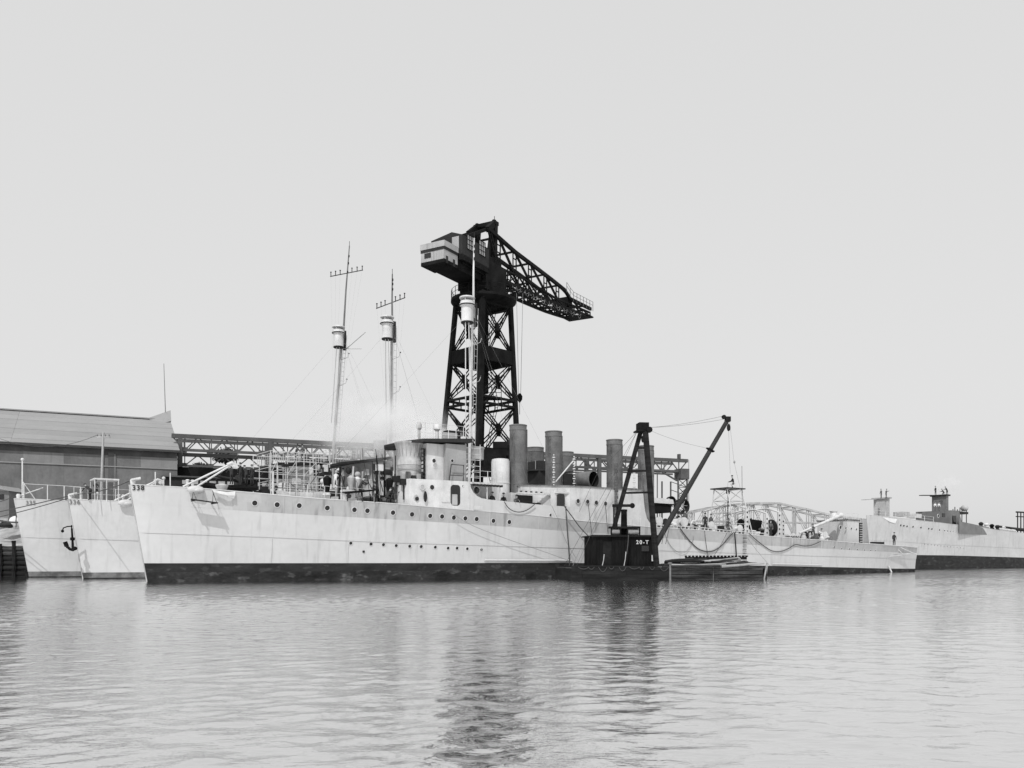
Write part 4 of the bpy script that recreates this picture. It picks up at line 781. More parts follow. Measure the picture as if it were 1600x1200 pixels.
for x in (p.x + .05, p.x + .8, p.x + 1.4, q.x - .1): b_.box('frame_leg', (x, 1.38, hz), (x + .1, 1.5, hz + .58), M_CRANE)
p = BF.hit(957, 790, 1.5); q = BF.hit(988, 790, 1.5); b_.bar('cross_arm', p, q, .2, .22, M_CRANE); b_.ball('cross_arm_sheave', q, (.22, .15, .22), M_CRANE)
for px_ in (959, 964): p = BF.hit(px_, 792, 1.6); b_.rod('guide_post', (p.x, 1.6, hz), p, .06, M_CRANE)
# A-frame
ap1 = BF.hit(1001, 675, 2.6); ap2 = BF.hit(1008.5, 675, 1.6); f1 = BF.hit(959, 826, 3.2); f2 = BF.hit(1026, 885, .25); f3 = Vector((f2.x - .3, 6.3, .95))
b_.bar('a_frame_leg', f1, ap1, .36, .36, M_WOODD); b_.bar('a_frame_leg', f2, ap2, .34, .34, M_WOODD)
for py in (700, 736, 770):
    k1 = (BF.hit(1000, py, 2.6).z - f1.z) / (ap1.z - f1.z); k2 = (BF.hit(1000, py, 1.6).z - f2.z) / (ap2.z - f2.z); a = f1.lerp(ap1, k1); b = f2.lerp(ap2, k2); b_.bar('cross_bar', a, b, .14, .16, M_WOODD)
ac = BF.hit(1005, 668, 2.0); b_.box('a_frame_head', ac + Vector((-.42, -.35, -.25)), ac + Vector((.40, .7, .38)), M_CRANE); b_.box('head_plate', ac + Vector((-.62, -.45, -.36)), ac + Vector((.55, .8, -.24)), M_CRANE)
p = BF.hit(1014.5, 671.5, 1.5); b_.rod('head_sheave', p - Vector((0, .12, 0)), p + Vector((0, .12, 0)), .25, M_CRANE); b_.bar('sheave_arm', ac, p, .2, .2, M_CRANE)
p = BF.hit(1004.5, 686, 2.0); b_.ball('hanging_block', p, (.14, .12, .3), M_CRANE); b_.rod('block_line', p, ac, .02, M_ROPE)
for y in (.2, 5.5): b_.tube('back_stay', [ac + Vector((-.5, 0, -.3)), (0.4, y, 1.0)], .014, M_ROPE, n=4)
b_.tube('back_stay', [ac + Vector((-.5, 0, -.3)), BF.hit(932, 742, 2.5), BF.hit(905, 800, 3)], .012, M_ROPE, n=4)
# boom
bf = BF.hit(1024, 852, 1.0); bt = BF.hit(1137, 656, .2)
boom = b_.tube('boom', [bf, bf.lerp(bt, .3), bf.lerp(bt, .65), bt], .23, M_CRANE2, n=12, r2=.17)
b_.box('boom_heel', bf - Vector((.25, .3, .5)), bf + Vector((.1, .3, .3)), M_CRANE)
c = bf.lerp(bt, .76); d = (bt - bf).normalized(); b_.rod('boom_collar', c - d * .06, c + d * .06, .32, M_CRANE); b_.bar('collar_lug', c + Vector((-.35, 0, .15)), c + Vector((.35, 0, -.12)), .1, .1, M_CRANE)
b_.box('boom_head', bt - Vector((.2, .2, .15)), bt + Vector((.2, .2, .25)), M_CRANE); p = BF.hit(1131, 651.5, .2); b_.rod('boom_sheave', p - Vector((0, .1, 0)), p + Vector((0, .1, 0)), .17, M_CRANE); b_.bar('sheave_arm', bt, p, .1, .1, M_CRANE)
p = BF.hit(1138.5, 668, .2); blk = b_.ball('hook_block', p, (.16, .12, .3), M_CRANE); b_.rod('block_line', p, bt, .025, M_CRANE)
hs = BF.hit(1014, 668, 1.5)
for q in ((1130, 650), (1131, 655)): b_.tube('topping_line', sag(hs, BF.hit(*q, .2), .12, 10), .016, M_WIRE, n=4)
b_.tube('topping_line', sag(hs + Vector((0, 0, -.2)), bf.lerp(bt, .765) + Vector((-.3, 0, .1)), .15, 10), .012, M_WIRE, n=4)
b_.tube('fall_line', [p - Vector((0, 0, .2)), BF.hit(1141, 740, .2)], .012, M_WIRE, n=3); b_.tube('fall_line', [bt + Vector((.15, 0, 0)), BF.hit(1147, 722, .2), BF.hit(1163, 790, .2)], .012, M_WIRE, n=3); q = BF.hit(1147.5, 722, .2); b_.ball('line_shackle', q, (.08, .08, .12), M_WIRE)
for x in (1034, 1040): b_.tube('heel_line', [BF.hit(x, 850, .6), BF.hit(x + 8, 815, .8)], .03, M_ROPE, n=4)
# ---------------------------------------------------------------- hammerhead crane on the quay
JA = math.degrees(math.atan2(.862, .507))
JF = Frame(-4.8, 150, JA); CF = Frame(-5.6, 150, 0)
cr = Thing('hammerhead_crane', 'huge black hammerhead crane, lattice jib reaching away from a white counterweight box', 'crane', WORLD, (-5.6, 150, QZ))
def lat(t, name, p, q, off, w, m, n=6, up=None):
    """a built-up strut: two flats joined by battens"""
    p = Vector(p); q = Vector(q); off = Vector(off)
    for sg in (-1, 1): t.bar(name, p + off * sg, q + off * sg, w, w, m)
    for i in range(n + 1): c = p.lerp(q, i / n); t.bar('batten', c - off, c + off, w * .7, w * .7, m)
CN = [(-1, 0), (0, -1), (1, 0), (0, 1)]                # left, near, right, far corners
def corner(k, z):
    r = 7.7 + (4.55 - 7.7) * (z - QZ) / (46.2 - QZ); cx = -5.9 + (-4.9 + 5.9) * (z - QZ) / (46.2 - QZ); return Vector((cx + CN[k][0] * r, 150 + CN[k][1] * r, z))
for k in range(4):
    w = .68 if k != 1 else .85; cr.bar('tower_leg', corner(k, QZ), corner(k, 46.2), w, w, M_CRANE, up=(1, 1, 0)); cr.box('leg_footing', corner(k, QZ) - Vector((1.6, 1.6, 0)), corner(k, QZ) + Vector((1.6, 1.6, 1.1)), M_STONE)
lev = [QZ + .5, 10.8, 19.4, 28.1, 35.8, 46.0]
for k in range(4):
    j = (k + 1) % 4
    for a, b in zip(lev, lev[1:]):
        n_ = (corner(k, a) - corner(j, a)).cross(Vector((0, 0, 1))).normalized() * .0
        side = Vector((0, 0, .33))
        a2, b2 = a + .6, b - (.7 if b < 40 else 1.2)
        lat(cr, 'tower_brace', corner(k, a2), corner(j, b2), side, .16, M_CRANE, 7); lat(cr, 'tower_brace', corner(j, a2), corner(k, b2), side, .16, M_CRANE, 7)
        c = (corner(k, a2) + corner(j, b2) + corner(j, a2) + corner(k, b2)) / 4; cr.bar('gusset', c - Vector((0, 0, .6)), c + Vector((0, 0, .6)), .9, .25, M_CRANE, up=corner(k, a2) - corner(j, a2))
    for z in (10.8, 19.4, 28.1):
        cr.bar('tower_girder', corner(k, z + .55), corner(j, z + .55), .5, .35, M_CRANE); cr.bar('tower_girder', corner(k, z - .55), corner(j, z - .55), .5, .35, M_CRANE)
        for f in (.2, .4, .6, .8): c = corner(k, z).lerp(corner(j, z), f); cr.bar('girder_post', c - Vector((0, 0, .55)), c + Vector((0, 0, .55)), .2, .2, M_CRANE)
    cr.bar('plate_girder', corner(k, 35.9), corner(j, 35.9), .5, 2.3, M_CRANE); cr.bar('plate_girder', corner(k, 45.2), corner(j, 45.2), .5, 1.6, M_CRANE)
cr.prism('landing', [(-8, 147), (-1.7, 147), (-1.7, 149.5), (-8, 149.5)], 28.7, 28.85, M_CRANE)
for x in (-5.0, -3.4, -1.8): cr.rod('landing_post', (x, 147.2, 28.7), (x, 147.2, 30.6), .06, M_CRANE)
for z in (29.6, 30.5): cr.rod('landing_rail', (-5.0, 147.2, z), (-1.8, 147.2, z), .05, M_CRANE)
# inner ladders and hoist column
for i in range(5):
    a = Vector((-4.5 + (i % 2) * 2.0, 149, lev[i])); b = Vector((-2.5 - (i % 2) * 2.0, 149, lev[i + 1])); lat(cr, 'stair_flight', a, b, (.25, 0, .1), .1, M_CRANE, 12)
cr.lathe('hoist_column', (-4.9, 150, 30), [(.9, 0), (.9, 14), (1.6, 15.2)], M_CRANE, n=12)
# slewing ring and gallery
cr.lathe('slewing_ring', (-4.85, 150, 44.6), [(4.7, .1), (5.4, .6), (5.6, .8), (5.6, 1.25), (4.8, 1.35)], M_CRANE, n=28)
for i in range(22): a = i / 22 * 2 * math.pi; c = Vector((-4.85 + 5.5 * math.cos(a), 150 + 5.5 * math.sin(a), 45.9)); cr.rod('gallery_post', c, c + Vector((0, 0, 1.5)), .05, M_CRANE)
for z in (.75, 1.5): cr.tube('gallery_rail', [(-4.85 + 5.5 * math.cos(i / 22 * 2 * math.pi), 150 + 5.5 * math.sin(i / 22 * 2 * math.pi), 45.9 + z) for i in range(23)], .045, M_CRANE, n=4)
a = at(715.5, 455, 147); b = at(742, 428, 147)
for nm, p, q in (('turntable_frame', (a.x, 147, 46.6), (a.x + .3, 147.3, b.z)), ('turntable_frame', (b.x - .3, 147, 46.6), (b.x, 147.3, b.z)), ('turntable_frame', (a.x, 147, b.z - .35), (b.x + 2, 149.5, b.z))): cr.box(nm, p, q, M_CRANE)
cr.bar('frame_brace', (a.x + .2, 147.1, 46.8), (b.x, 147.1, b.z - .3), .2, .2, M_CRANE)
cr.box('operator_cabin', (a.x + .4, 148.2, 46.6), (b.x - .5, 150, 48.9), M_CRANE)
# everything on the turntable is drawn in the jib's own axes (x runs out along the jib)
def J(px, py, y=-2.2): return JF.M @ JF.hit(px, py, y)
def JL(x, y, z): return JF.M @ Vector((x, y, z))
def jbox(name, x0, x1, y0, y1, z0, z1, m):
    return cr.mesh(name, ([JL(*v) for v in v_prism([(x0, y0), (x1, y0), (x1, y1), (x0, y1)], z0, z1)[0]], v_prism([(0, 0)] * 4, 0, 1)[1]), m)
Wj = 2.2
top = [(764, 358), (805, 394), (837, 418), (862, 437), (882, 453), (891, 467), (923, 483)]; bottom = [(770, 431), (795, 442), (821, 453.5), (846, 465), (868, 475), (887, 483), (922, 494.5)]
def prof(T, w=None):
    L = [JF.hit(x, y, -Wj) for x, y in T]; return [(p.x, p.z) for p in L]
TP, BP = prof(top), prof(bottom); print('jib top', TP); print('jib bottom', BP)
tz = lambda x: interp(TP, x); bz = lambda x: interp(BP, x); XE = BP[-1][0]
mzv = [(JF.hit(779, 418, -Wj).x, JF.hit(779, 418, -Wj).z), (JF.hit(804, 428, -Wj).x, JF.hit(804, 428, -Wj).z), (JF.hit(828, 441, -Wj).x, JF.hit(828, 441, -Wj).z), (JF.hit(868, 466, -Wj).x, JF.hit(868, 466, -Wj).z), (XE, bz(XE) + .8)]
mz = lambda x: interp(mzv, x)
for sg in (-1, 1):
    y = sg * Wj
    for a, b in zip(TP, TP[1:]): cr.bar('top_chord', JL(a[0], y, a[1]), JL(b[0], y, b[1]), .45, .62, M_CRANE)
    XS = [0.5 + (XE - .5) * i / 10 for i in range(11)]
    for a, b in zip(XS, XS[1:]):
        cr.bar('bottom_chord', JL(a, y, bz(a)), JL(b, y, bz(b)), .4, .5, M_CRANE); cr.bar('middle_chord', JL(a, y, mz(a)), JL(b, y, mz(b)), .28, .3, M_CRANE)
        for k in range(1):
            u = a; v = b; cr.bar('web_brace', JL(u, y, bz(u)), JL(v, y, mz(v)), .17, .17, M_CRANE); cr.bar('web_brace', JL(v, y, bz(v)), JL(u, y, mz(u)), .22, .22, M_CRANE); cr.bar('web_post', JL(v, y, bz(v)), JL(v, y, mz(v)), .25, .25, M_CRANE)
    XV = [JF.hit(p, 420, -Wj).x for p in (779, 804, 828, 852, 871)]
    for i, x in enumerate(XV):
        if tz(x) - mz(x) > 1: lat(cr, 'jib_post', JL(x, y, mz(x)), JL(x, y, tz(x)), JF.M.to_3x3() @ Vector((.55, 0, 0)), .22, M_CRANE, max(2, int((tz(x) - mz(x)) / 1.1)))
        x2 = XV[i + 1] if i + 1 < len(XV) else XE - 5
        lat(cr, 'jib_diagonal', JL(x, y, tz(x)), JL(x2, y, mz(x2)), JF.M.to_3x3() @ Vector((.3, 0, 0)), .2, M_CRANE, 5)
    x0 = JF.hit(764, 360, -Wj).x; lat(cr, 'jib_diagonal', JL(x0, y, tz(x0)), JL(XV[0], y, mz(XV[0])), JF.M.to_3x3() @ Vector((.4, 0, 0)), .25, M_CRANE, 7)
for i in range(14):
    x = 1 + (XE - 1) * i / 13; cr.bar('cross_member', JL(x, -Wj, bz(x)), JL(x, Wj, bz(x)), .22, .25, M_CRANE)
    if i % 2 == 0: cr.bar('cross_member', JL(x, -Wj, mz(x)), JL(x, Wj, mz(x)), .2, .25, M_CRANE); cr.bar('cross_member', JL(x, -Wj, tz(x)), JL(x, Wj, tz(x)), .3, .3, M_CRANE)
    if i < 13: x2 = 1 + (XE - 1) * (i + 1) / 13; cr.bar('wind_brace', JL(x, -Wj if i % 2 else Wj, bz(x)), JL(x2, Wj if i % 2 else -Wj, bz(x2)), .2, .2, M_CRANE)
for sg in (-1.2, 1.2): cr.bar('trolley_rail', JL(0, sg, bz(0) + .3), JL(XE, sg, bz(XE) + .3), .2, .3, M_CRANE)
jbox('end_gallery', XE - 2.5, XE + .4, -2.8, 2.8, bz(XE) - .3, bz(XE) - .05, M_CRANE); jbox('jib_end_block', XE - 9, XE - 7, -1.6, 1.6, bz(XE) + .1, bz(XE) + 1.9, M_CRANE)
XR = [TP[-3][0] + (XE + .3 - TP[-3][0]) * i / 8 for i in range(9)]
for y in (-2.7, 2.7):
    for x in XR: z = min(tz(x), tz(x)); cr.rod('stanchion', JL(x, y, z - .5), JL(x, y, z + 1.4), .05, M_RUN)
    for h in (.7, 1.4): cr.tube('hand_rail', [JL(x, y, tz(x) + h) for x in XR], .04, M_RUN, n=4)
WT = prof([(797, 451), (821, 464), (846, 476.5), (868, 486), (887, 492), (905, 494)]); wz = lambda x: interp(WT, x)
cr.tube('walkway_edge', [JL(x, -2.6, z) for x, z in WT], .09, M_CRANE, n=4)
for i in range(9):
    x = WT[0][0] + (WT[-1][0] - WT[0][0]) * i / 9; x2 = WT[0][0] + (WT[-1][0] - WT[0][0]) * (i + 1) / 9
    cr.tube('festoon_cable', sag(JL(x, -2.6, bz(x) - .3), JL(x2, -2.6, bz(x2) - .3), .55, 6), .07, M_RUN, n=4); cr.rod('walkway_hanger', JL(x, -2.6, wz(x)), JL(x, -2.6, bz(x)), .06, M_CRANE)
    cr.tube('festoon_cable', sag(JL((x + x2) / 2, -2.6, bz(x) - .2), JL(x2, -2.6, bz(x2) - .4), .9, 6), .05, M_WIRE, n=4)
# turntable body, king posts, machinery house, counterweight
jbox('turntable_body', -3.5, 3.2, -2.6, 2.6, 46.6, 51.6, M_CRANE); jbox('turntable_body', -10, 2, -2.3, 2.3, 48.8, 52.5, M_CRANE)
pk = JF.hit(757, 349, 0)
for y in (-1.9, 1.9):
    q = JL(JF.hit(760, 350, y).x, y, pk.z - .4); cr.bar('king_post', JL(.0, y, 50), JL(.8, y * .9, pk.z), .9, .8, M_CRANE); cr.bar('king_post', JL(-2.2, y, 50), JL(-.1, y * .9, pk.z - .6), .5, .5, M_CRANE)
    cr.bar('back_stay', JL(-9.5, y, 53.2), JL(.2, y * .9, pk.z - 1.0), .4, .5, M_CRANE); cr.bar('fore_stay', JL(.8, y * .9, pk.z), JL(TP[0][0], y, TP[0][1]), .7, .9, M_CRANE)
    cr.ball('sheave_guard', JL(.5, y * .9, pk.z + .1), (.4, .4, .35), M_CRANE)
jbox('sheave_beam', .1, 1.3, -2.2, 2.2, pk.z - .5, pk.z + .1, M_CRANE); cr.rod('lightning_rod', JL(1, -1.5, pk.z), JL(1, -1.5, pk.z + 1.2), .05, M_CRANE)
ym = -3.0; h0_, h1_ = JF.hit(722, 380, ym), JF.hit(764, 380, ym)
zt_ = JF.hit(722, 364, ym).z; zl = 47.6
hp = [(ym, zl + 1.6), (-ym, zl + 1.6), (-ym, zt_ - .2), (-1.0, zt_ + .5), (ym * .3, zt_ + .55), (ym, zt_ - .2)]
X0_, X1_ = h0_.x, min(h1_.x, 0.5)
V = [JL(X0_, y, z) for y, z in hp] + [JL(X1_, y, z) for y, z in hp]; n6 = 6
cr.mesh('machinery_house', (V, [tuple(range(n6)), tuple(range(2 * n6 - 1, n6 - 1, -1))] + [((i + 1) % n6, i, n6 + i, n6 + (i + 1) % n6) for i in range(n6)]), M_CRANE2)
cr.mesh('house_underside', v_prism([(JL(X0_, ym, 0).x, JL(X0_, ym, 0).y), (JL(X1_, ym, 0).x, JL(X1_, ym, 0).y), (JL(X1_, -ym, 0).x, JL(X1_, -ym, 0).y), (JL(X0_, -ym, 0).x, JL(X0_, -ym, 0).y)], 49.1, 50), M_CRANE)
for a_, b_, t_, u_ in ((730, 739, 371, 394), (748.5, 758, 380, 405)):
    p = JF.hit(a_, u_, ym - .02); q = JF.hit(b_, t_, ym - .02); n_x = 3
    cr.mesh('window_pane', ([JL(p.x, ym - .03, q.z - 2.3), JL(q.x, ym - .03, q.z - 2.3), JL(q.x, ym - .03, q.z), JL(p.x, ym - .03, q.z)], [(0, 1, 2, 3)]), M_GREY)
    for k in range(4): x = p.x + (q.x - p.x) * k / 3; cr.bar('window_bar', JL(x, ym - .06, q.z - 2.35), JL(x, ym - .06, q.z + .03), .08, .08, M_CRANE)
    for k in range(4): z = q.z - 2.3 + 2.3 * k / 3; cr.bar('window_bar', JL(p.x, ym - .06, z), JL(q.x, ym - .06, z), .08, .08, M_CRANE)
# pale doorway in the gable
cr.mesh('house_door', ([JL(X0_ - .03, -1.1, zt_ - 2.3), JL(X0_ - .03, -2.4, zt_ - 2.3), JL(X0_ - .03, -2.4, zt_ - .35), JL(X0_ - .03, -1.1, zt_ - .35)], [(0, 1, 2, 3)]), M_CORR)
bc = JF.hit(694, 400, -2.4); bx0 = bc.x; zt2 = JF.hit(694, 375, -2.4).z; zb2 = JF.hit(694, 409, -2.4).z
by0, by1 = -2.4, 2.0
sg_l = 3.7
jbox('counterweight_box', bx0, bx0 + sg_l, by0, by1, zb2 + .55, zt2, M_CORR)
jbox('counterweight_floor', bx0 - .02, bx0 + sg_l + .02, by0 - .02, by1 + .02, zb2 - .0, zb2 + .548, M_CRANE)
zz = zt2 - 1.35; jbox('dark_band', bx0 - .06, bx0 + sg_l + .0, by0 - .06, by1 + .06, zz, zz + .42, M_CRANE2)
for y in [by0 + .1 + i * (by1 - by0 - .2) / 9 for i in range(10)]: jbox('cladding_rib', bx0 - .035, bx0 + .002, y - .04, y + .04, zb2 + .6, zz, M_CORR)
jbox('counterweight_parapet', bx0 - .12, bx0 + sg_l + .1, by0 - .12, by1 + .12, zt2 - .9, zt2 + .0, M_CORR)
jbox('end_window', bx0 - .08, bx0, .1, 1.3, zz - .9, zz - .15, M_CRANE2)
for x in (bx0 + .5, bx0 + 2.4): jbox('side_vent', x, x + .5, by0 - .06, by0, zz - 2.0, zz - .9, M_CRANE2)
jbox('tail_girder', bx0 + 1.5, -4, -2.0, 2.0, zb2 + .2, zb2 + 2.2, M_CRANE)
cr.mesh('tail_web', ([JL(bx0 + 3.6, y, z) for y in (-2.1, 2.1) for z in (zb2 + .2, zb2 + 3)] + [JL(-5.5, y, z) for y in (-2.1, 2.1) for z in (49.1, 51)], [(0, 1, 5, 4), (2, 6, 7, 3), (0, 4, 6, 2), (1, 3, 7, 5), (0, 2, 3, 1), (4, 5, 7, 6)]), M_CRANE)
cr.rod('hanging_lamp', JL(bx0 + 2, -2.2, zb2 - .6), JL(bx0 + 2, -2.2, zb2 + .1), .12, M_CRANE)
# hoist block on its ropes
hb_ = at(812, 621, 155); ht = at(812, 458, 155)
for dx in (-.35, .35): cr.tube('hoist_rope', [hb_ + Vector((dx * .5, 0, .5)), ht + Vector((dx * 1.6, 0, 0))], .035, M_WIRE, n=4)
cr.lathe('hook_block', hb_ - Vector((0, 0, .9)), [(.1, 0), (.45, .5), (.5, 1.1), (.2, 1.6)], M_CRANE, n=12); cr.rod('hoist_rope', hb_ - Vector((0, 0, 3.0)), hb_ - Vector((0, 0, .8)), .05, M_WIRE)
# dark travelling machinery at the tower foot
for a_, b_, c_, d_ in ((737, 700, 800, 712), (742, 712, 790, 742), (770, 690, 798, 702), (700, 693, 740, 703)):
    p = at(a_, d_, 138); q = at(c_, b_, 138); cr.box('base_platform', (p.x, 138, p.z), (q.x, 142, q.z), M_CRANE)
for i in range(9): p = at(740 + i * 7, 712, 137.8); cr.bar('base_strut', p, at(743 + i * 7 + (8 if i % 2 else -8), 745, 137.8), .25, .25, M_CRANE)
# ---------------------------------------------------------------- elevated craneway
RF_a = at(268, 678, 128); RF_b = at(1074, 718, 161)
RD = math.degrees(math.atan2(RF_b.y - RF_a.y, RF_b.x - RF_a.x)); RWF = Frame(RF_a.x, RF_a.y, RD)
rw = Thing('craneway', 'long elevated dark lattice craneway running behind the ships from the shed wall', 'gantry', RWF, (0, 0, QZ))
RL = RWF.hit(1074, 718, 0).x; zT = RF_a.z; zT1 = RWF.hit(1074, 718, 0).z; print('runway', RL, zT, zT1)
tzr = lambda x: zT + (zT1 - zT) * x / RL; dp = 2.0
def truss(y, drop, x0, x1, depth, pan, th, down=True, m=M_RUN):
    n = max(1, round((x1 - x0) / pan)); st = (x1 - x0) / n
    rw.bar('top_chord', (x0, y, tzr(x0) - drop), (x1, y, tzr(x1) - drop), th * 1.3, th * 1.6, m); rw.bar('bottom_chord', (x0, y, tzr(x0) - drop - depth), (x1, y, tzr(x1) - drop - depth), th, th, m)
    for i in range(n):
        a = x0 + i * st; b = a + st; c = (a + b) / 2; t = tzr(c) - drop
        rw.bar('lattice_diagonal', (a, y, t), (c, y, t - depth), .16, .16, m); rw.bar('lattice_diagonal', (b, y, t), (c, y, t - depth), .16, .16, m); rw.bar('lattice_post', (c, y, t), (c, y, t - depth), .14, .14, m); rw.bar('gusset', (c - .4, y - .02, t - depth + .15), (c + .4, y - .02, t - depth + .15), .1, .5, m)
truss(0, .25, 0, RL, 2.0, 3.6, .38)
truss(5, .25, 0, RL, 2.0, 3.6, .3)
truss(.5, 2.9, 0, 40, 1.6, 3.6, .3)
truss(0.2, .25 + 2.2, 70, RL - 2, .05, 9, .1)
for x in (1.2, 14, 28, 42, 56, 70):
    for y in (0, 5): rw.bar('craneway_column', (x, y, QZ), (x, y, tzr(x) - .4), .6, .6, M_RUN)
g = RWF.hit(350, 740, -1); rw.box('lower_girder', (0, -1.2, g.z - .6), (46, -.9, g.z + .75), M_CRANE); rw.box('lower_girder', (0, 4, g.z - .6), (80, 4.4, g.z + .4), M_CRANE2)
# end tower with head box
ex = RL - 1.2; hb1 = RWF.hit(1070, 733, 0).z; hb0 = RWF.hit(1070, 749, 0).z
rw.box('tower_head', (RL - 1.9, -.8, hb0), (RL - .1, 1.4, hb1), M_RUN)
for x in (RL - 2.3, RL - .4):
    for y in (-.5, 5.0):
        rw.bar('tower_leg', (x, y, QZ), (x, y, hb0), .22, .22, M_RUN)
    nb_ = 9
    for i in range(nb_): z = QZ + (hb0 - QZ) * i / nb_; z2 = QZ + (hb0 - QZ) * (i + 1) / nb_; rw.bar('tower_brace', (RL - 2.3, -.5, z), (RL - .4, -.5, z2), .1, .1, M_RUN); rw.bar('tower_brace', (RL - .4, -.5, z), (RL - 2.3, -.5, z2), .1, .1, M_RUN); rw.bar('tower_tie', (RL - 2.3, -.5, z2), (RL - .4, -.5, z2), .1, .1, M_RUN)
    for i in range(nb_): z = QZ + (hb0 - QZ) * i / nb_; z2 = QZ + (hb0 - QZ) * (i + 1) / nb_; rw.bar('tower_brace', (RL - .4, -.5, z), (RL - .4, 5, z2), .1, .1, M_RUN)
rw.bar('knee_brace', (RL - 5.5, 0, tzr(RL) - 2.4), (RL - 2.2, 0, hb0 - .3), .25, .25, M_RUN); rw.box('rail_stop', (RL - 2, -.3, zT1), (RL - 1.6, .3, zT1 + .9), M_RUN)
rw.rod('hanging_cable', (RL + .3, 0, zT1), (RL + .3, 0, QZ), .04, M_RUN)
# ---------------------------------------------------------------- long shop building
e1 = at(277, 703, 125); SD = math.degrees(math.atan2(.43, .90)); BFm = Frame(e1.x, e1.y, SD)
ze = e1.z; r1 = BFm.hit(258, 656, 17.0); zr = r1.z; LW = 62; print('shed', ze, r1)
sh = Thing('shop_building', 'long grey corrugated shop building with a pale pitched roof', 'building', BFm, (0, 0, QZ))
# walls in sheets, in bays
for i in range(13):
    x1 = -i * 4.8; x0 = x1 - 4.79
    sh.box('wall_panel', (x0, -.0, QZ), (x1, .3, ze - 4.3 + 1.5), M_WALL); sh.box('clerestory_panel', (x0, .04, ze - 2.75), (x1, .3, ze - 1.2), M_WALL if i % 3 else mat('patched_wall', .21, .8, .1, .5, .2)); 
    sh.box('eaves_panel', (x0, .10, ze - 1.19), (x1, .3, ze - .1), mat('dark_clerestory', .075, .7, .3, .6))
    if i % 4 == 2: sh.box('downpipe', (x1 - .1, -.14, QZ), (x1 + .1, -.01, ze - .5), M_WALL)
sh.box('wall_ledge', (-LW, -.12, ze - 2.82), (0, .0, ze - 2.68), mat('ledge_paint', .26, .8, .1, 1))
dx0 = BFm.hit(169, 740, 0).x; dx1 = BFm.hit(178, 740, 0).x; sh.box('tall_door', (dx0, -.05, QZ), (dx1, .0, ze - .8), mat('dark_door', .085, .7, .2, .5)); sh.box('door_post', (dx1, -.09, QZ), (dx1 + .25, .0, ze - 1), M_WALL)
HW = 17.0
sh.mesh('gable_wall', ([(-.02, .3, QZ), (-.02, 2 * HW, QZ), (-.02, 2 * HW, ze - .1), (-.02, HW, zr - .3), (-.02, .3, ze - .2)], [(0, 1, 2, 3, 4)]), M_WALL); sh.mesh('gable_wall', ([(-LW, .3, QZ), (-LW, 2 * HW, QZ), (-LW, 2 * HW, ze - .1), (-LW, HW, zr - .3), (-LW, .3, ze - .2)], [(4, 3, 2, 1, 0)]), M_WALL); sh.box('rear_wall', (-LW, 2 * HW - .3, QZ), (0, 2 * HW, ze - .1), M_WALL)
# roof in courses of sheeting
nr, nc = 7, 3; random.seed(5)
for j in range(nr):
    for i in range(nc):
        xa = -LW * (i + 1) / nc; xb = -LW * i / nc + (.35 if i == 0 else -.02); ya = -.55 + (HW + .5) * j / nr; yb2 = -.55 + (HW + .5) * (j + 1) / nr + .05
        zf_ = lambda y: ze - .05 + (zr - ze) * (y + .0) / HW; o = .02 * (j % 2)
        V = [(xa, ya, zf_(ya) + o), (xb, ya, zf_(ya) + o), (xb, yb2, zf_(yb2) + o - .04), (xa, yb2, zf_(yb2) + o - .04)]; V += [(x, y, z - .14) for x, y, z in V]
        sh.mesh('roof_sheet', (V, [(0, 1, 2, 3), (7, 6, 5, 4), (0, 4, 5, 1), (1, 5, 6, 2), (2, 6, 7, 3), (3, 7, 4, 0)]), (M_ROOF, mat('roof_light_course', .26, .8, .08, .1, .1), mat('roof_grey_course', .235, .8, .08, .1, .1))[random.randrange(3)])
sh.mesh('rear_roof', ([(-LW, HW - .1, zr), (.3, HW - .1, zr), (.3, 2 * HW + .5, ze - .1), (-LW, 2 * HW + .5, ze - .1)], [(0, 1, 2, 3)]), M_ROOF)
sh.bar('ridge_cap', (-LW, HW - .1, zr + .05), (.4, HW - .1, zr + .05), .4, .18, M_ROOF)
sh.mesh('ridge_monitor', ([(-3.2, HW, zr), (.4, HW - 1.2, zr - .3), (.4, HW + 1.2, zr - .3), (.4, HW, zr + 1.6), (-1.0, HW - 1.5, zr - .8)], [(0, 1, 3), (0, 3, 2), (1, 2, 3), (0, 4, 1)]), mat('roof_light_course', .3))
p = BFm.hit(258, 655, HW); q = BFm.hit(256, 568, HW); sh.tube('flag_staff', [(p.x + .1, HW, zr - .5), q], .09, M_WIRE, n=6, r2=.05)
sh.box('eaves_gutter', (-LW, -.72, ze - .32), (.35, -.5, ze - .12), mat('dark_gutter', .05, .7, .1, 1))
# ---------------------------------------------------------------- utility pole
a = at(158, 775, 99); b = at(161.5, 676, 99); up_ = Thing('utility_pole', 'wooden utility pole with one crossarm standing in front of the long shop building', 'pole', WORLD, (a.x, a.y, QZ))
up_.tube('pole', [(a.x - .1, a.y, QZ), a, b], .17, M_GREY, n=10, r2=.12); c = b - Vector((0, 0, .5)); up_.bar('crossarm', c - Vector((.75, 0, 0)), c + Vector((.75, 0, 0)), .12, .14, M_GREY)
for dx in (-.65, -.25, .25, .65): up_.rod('insulator', c + Vector((dx, 0, .05)), c + Vector((dx, 0, .28)), .05, M_RUN)
solo('power_line', 'thin overhead wire sagging from the utility pole across the shop roof', 'wire', v_tube(sag(c + Vector((-.65, 0, .25)), at(-30, 672, 99), 1.6, 12), .025, 4), M_RUN)
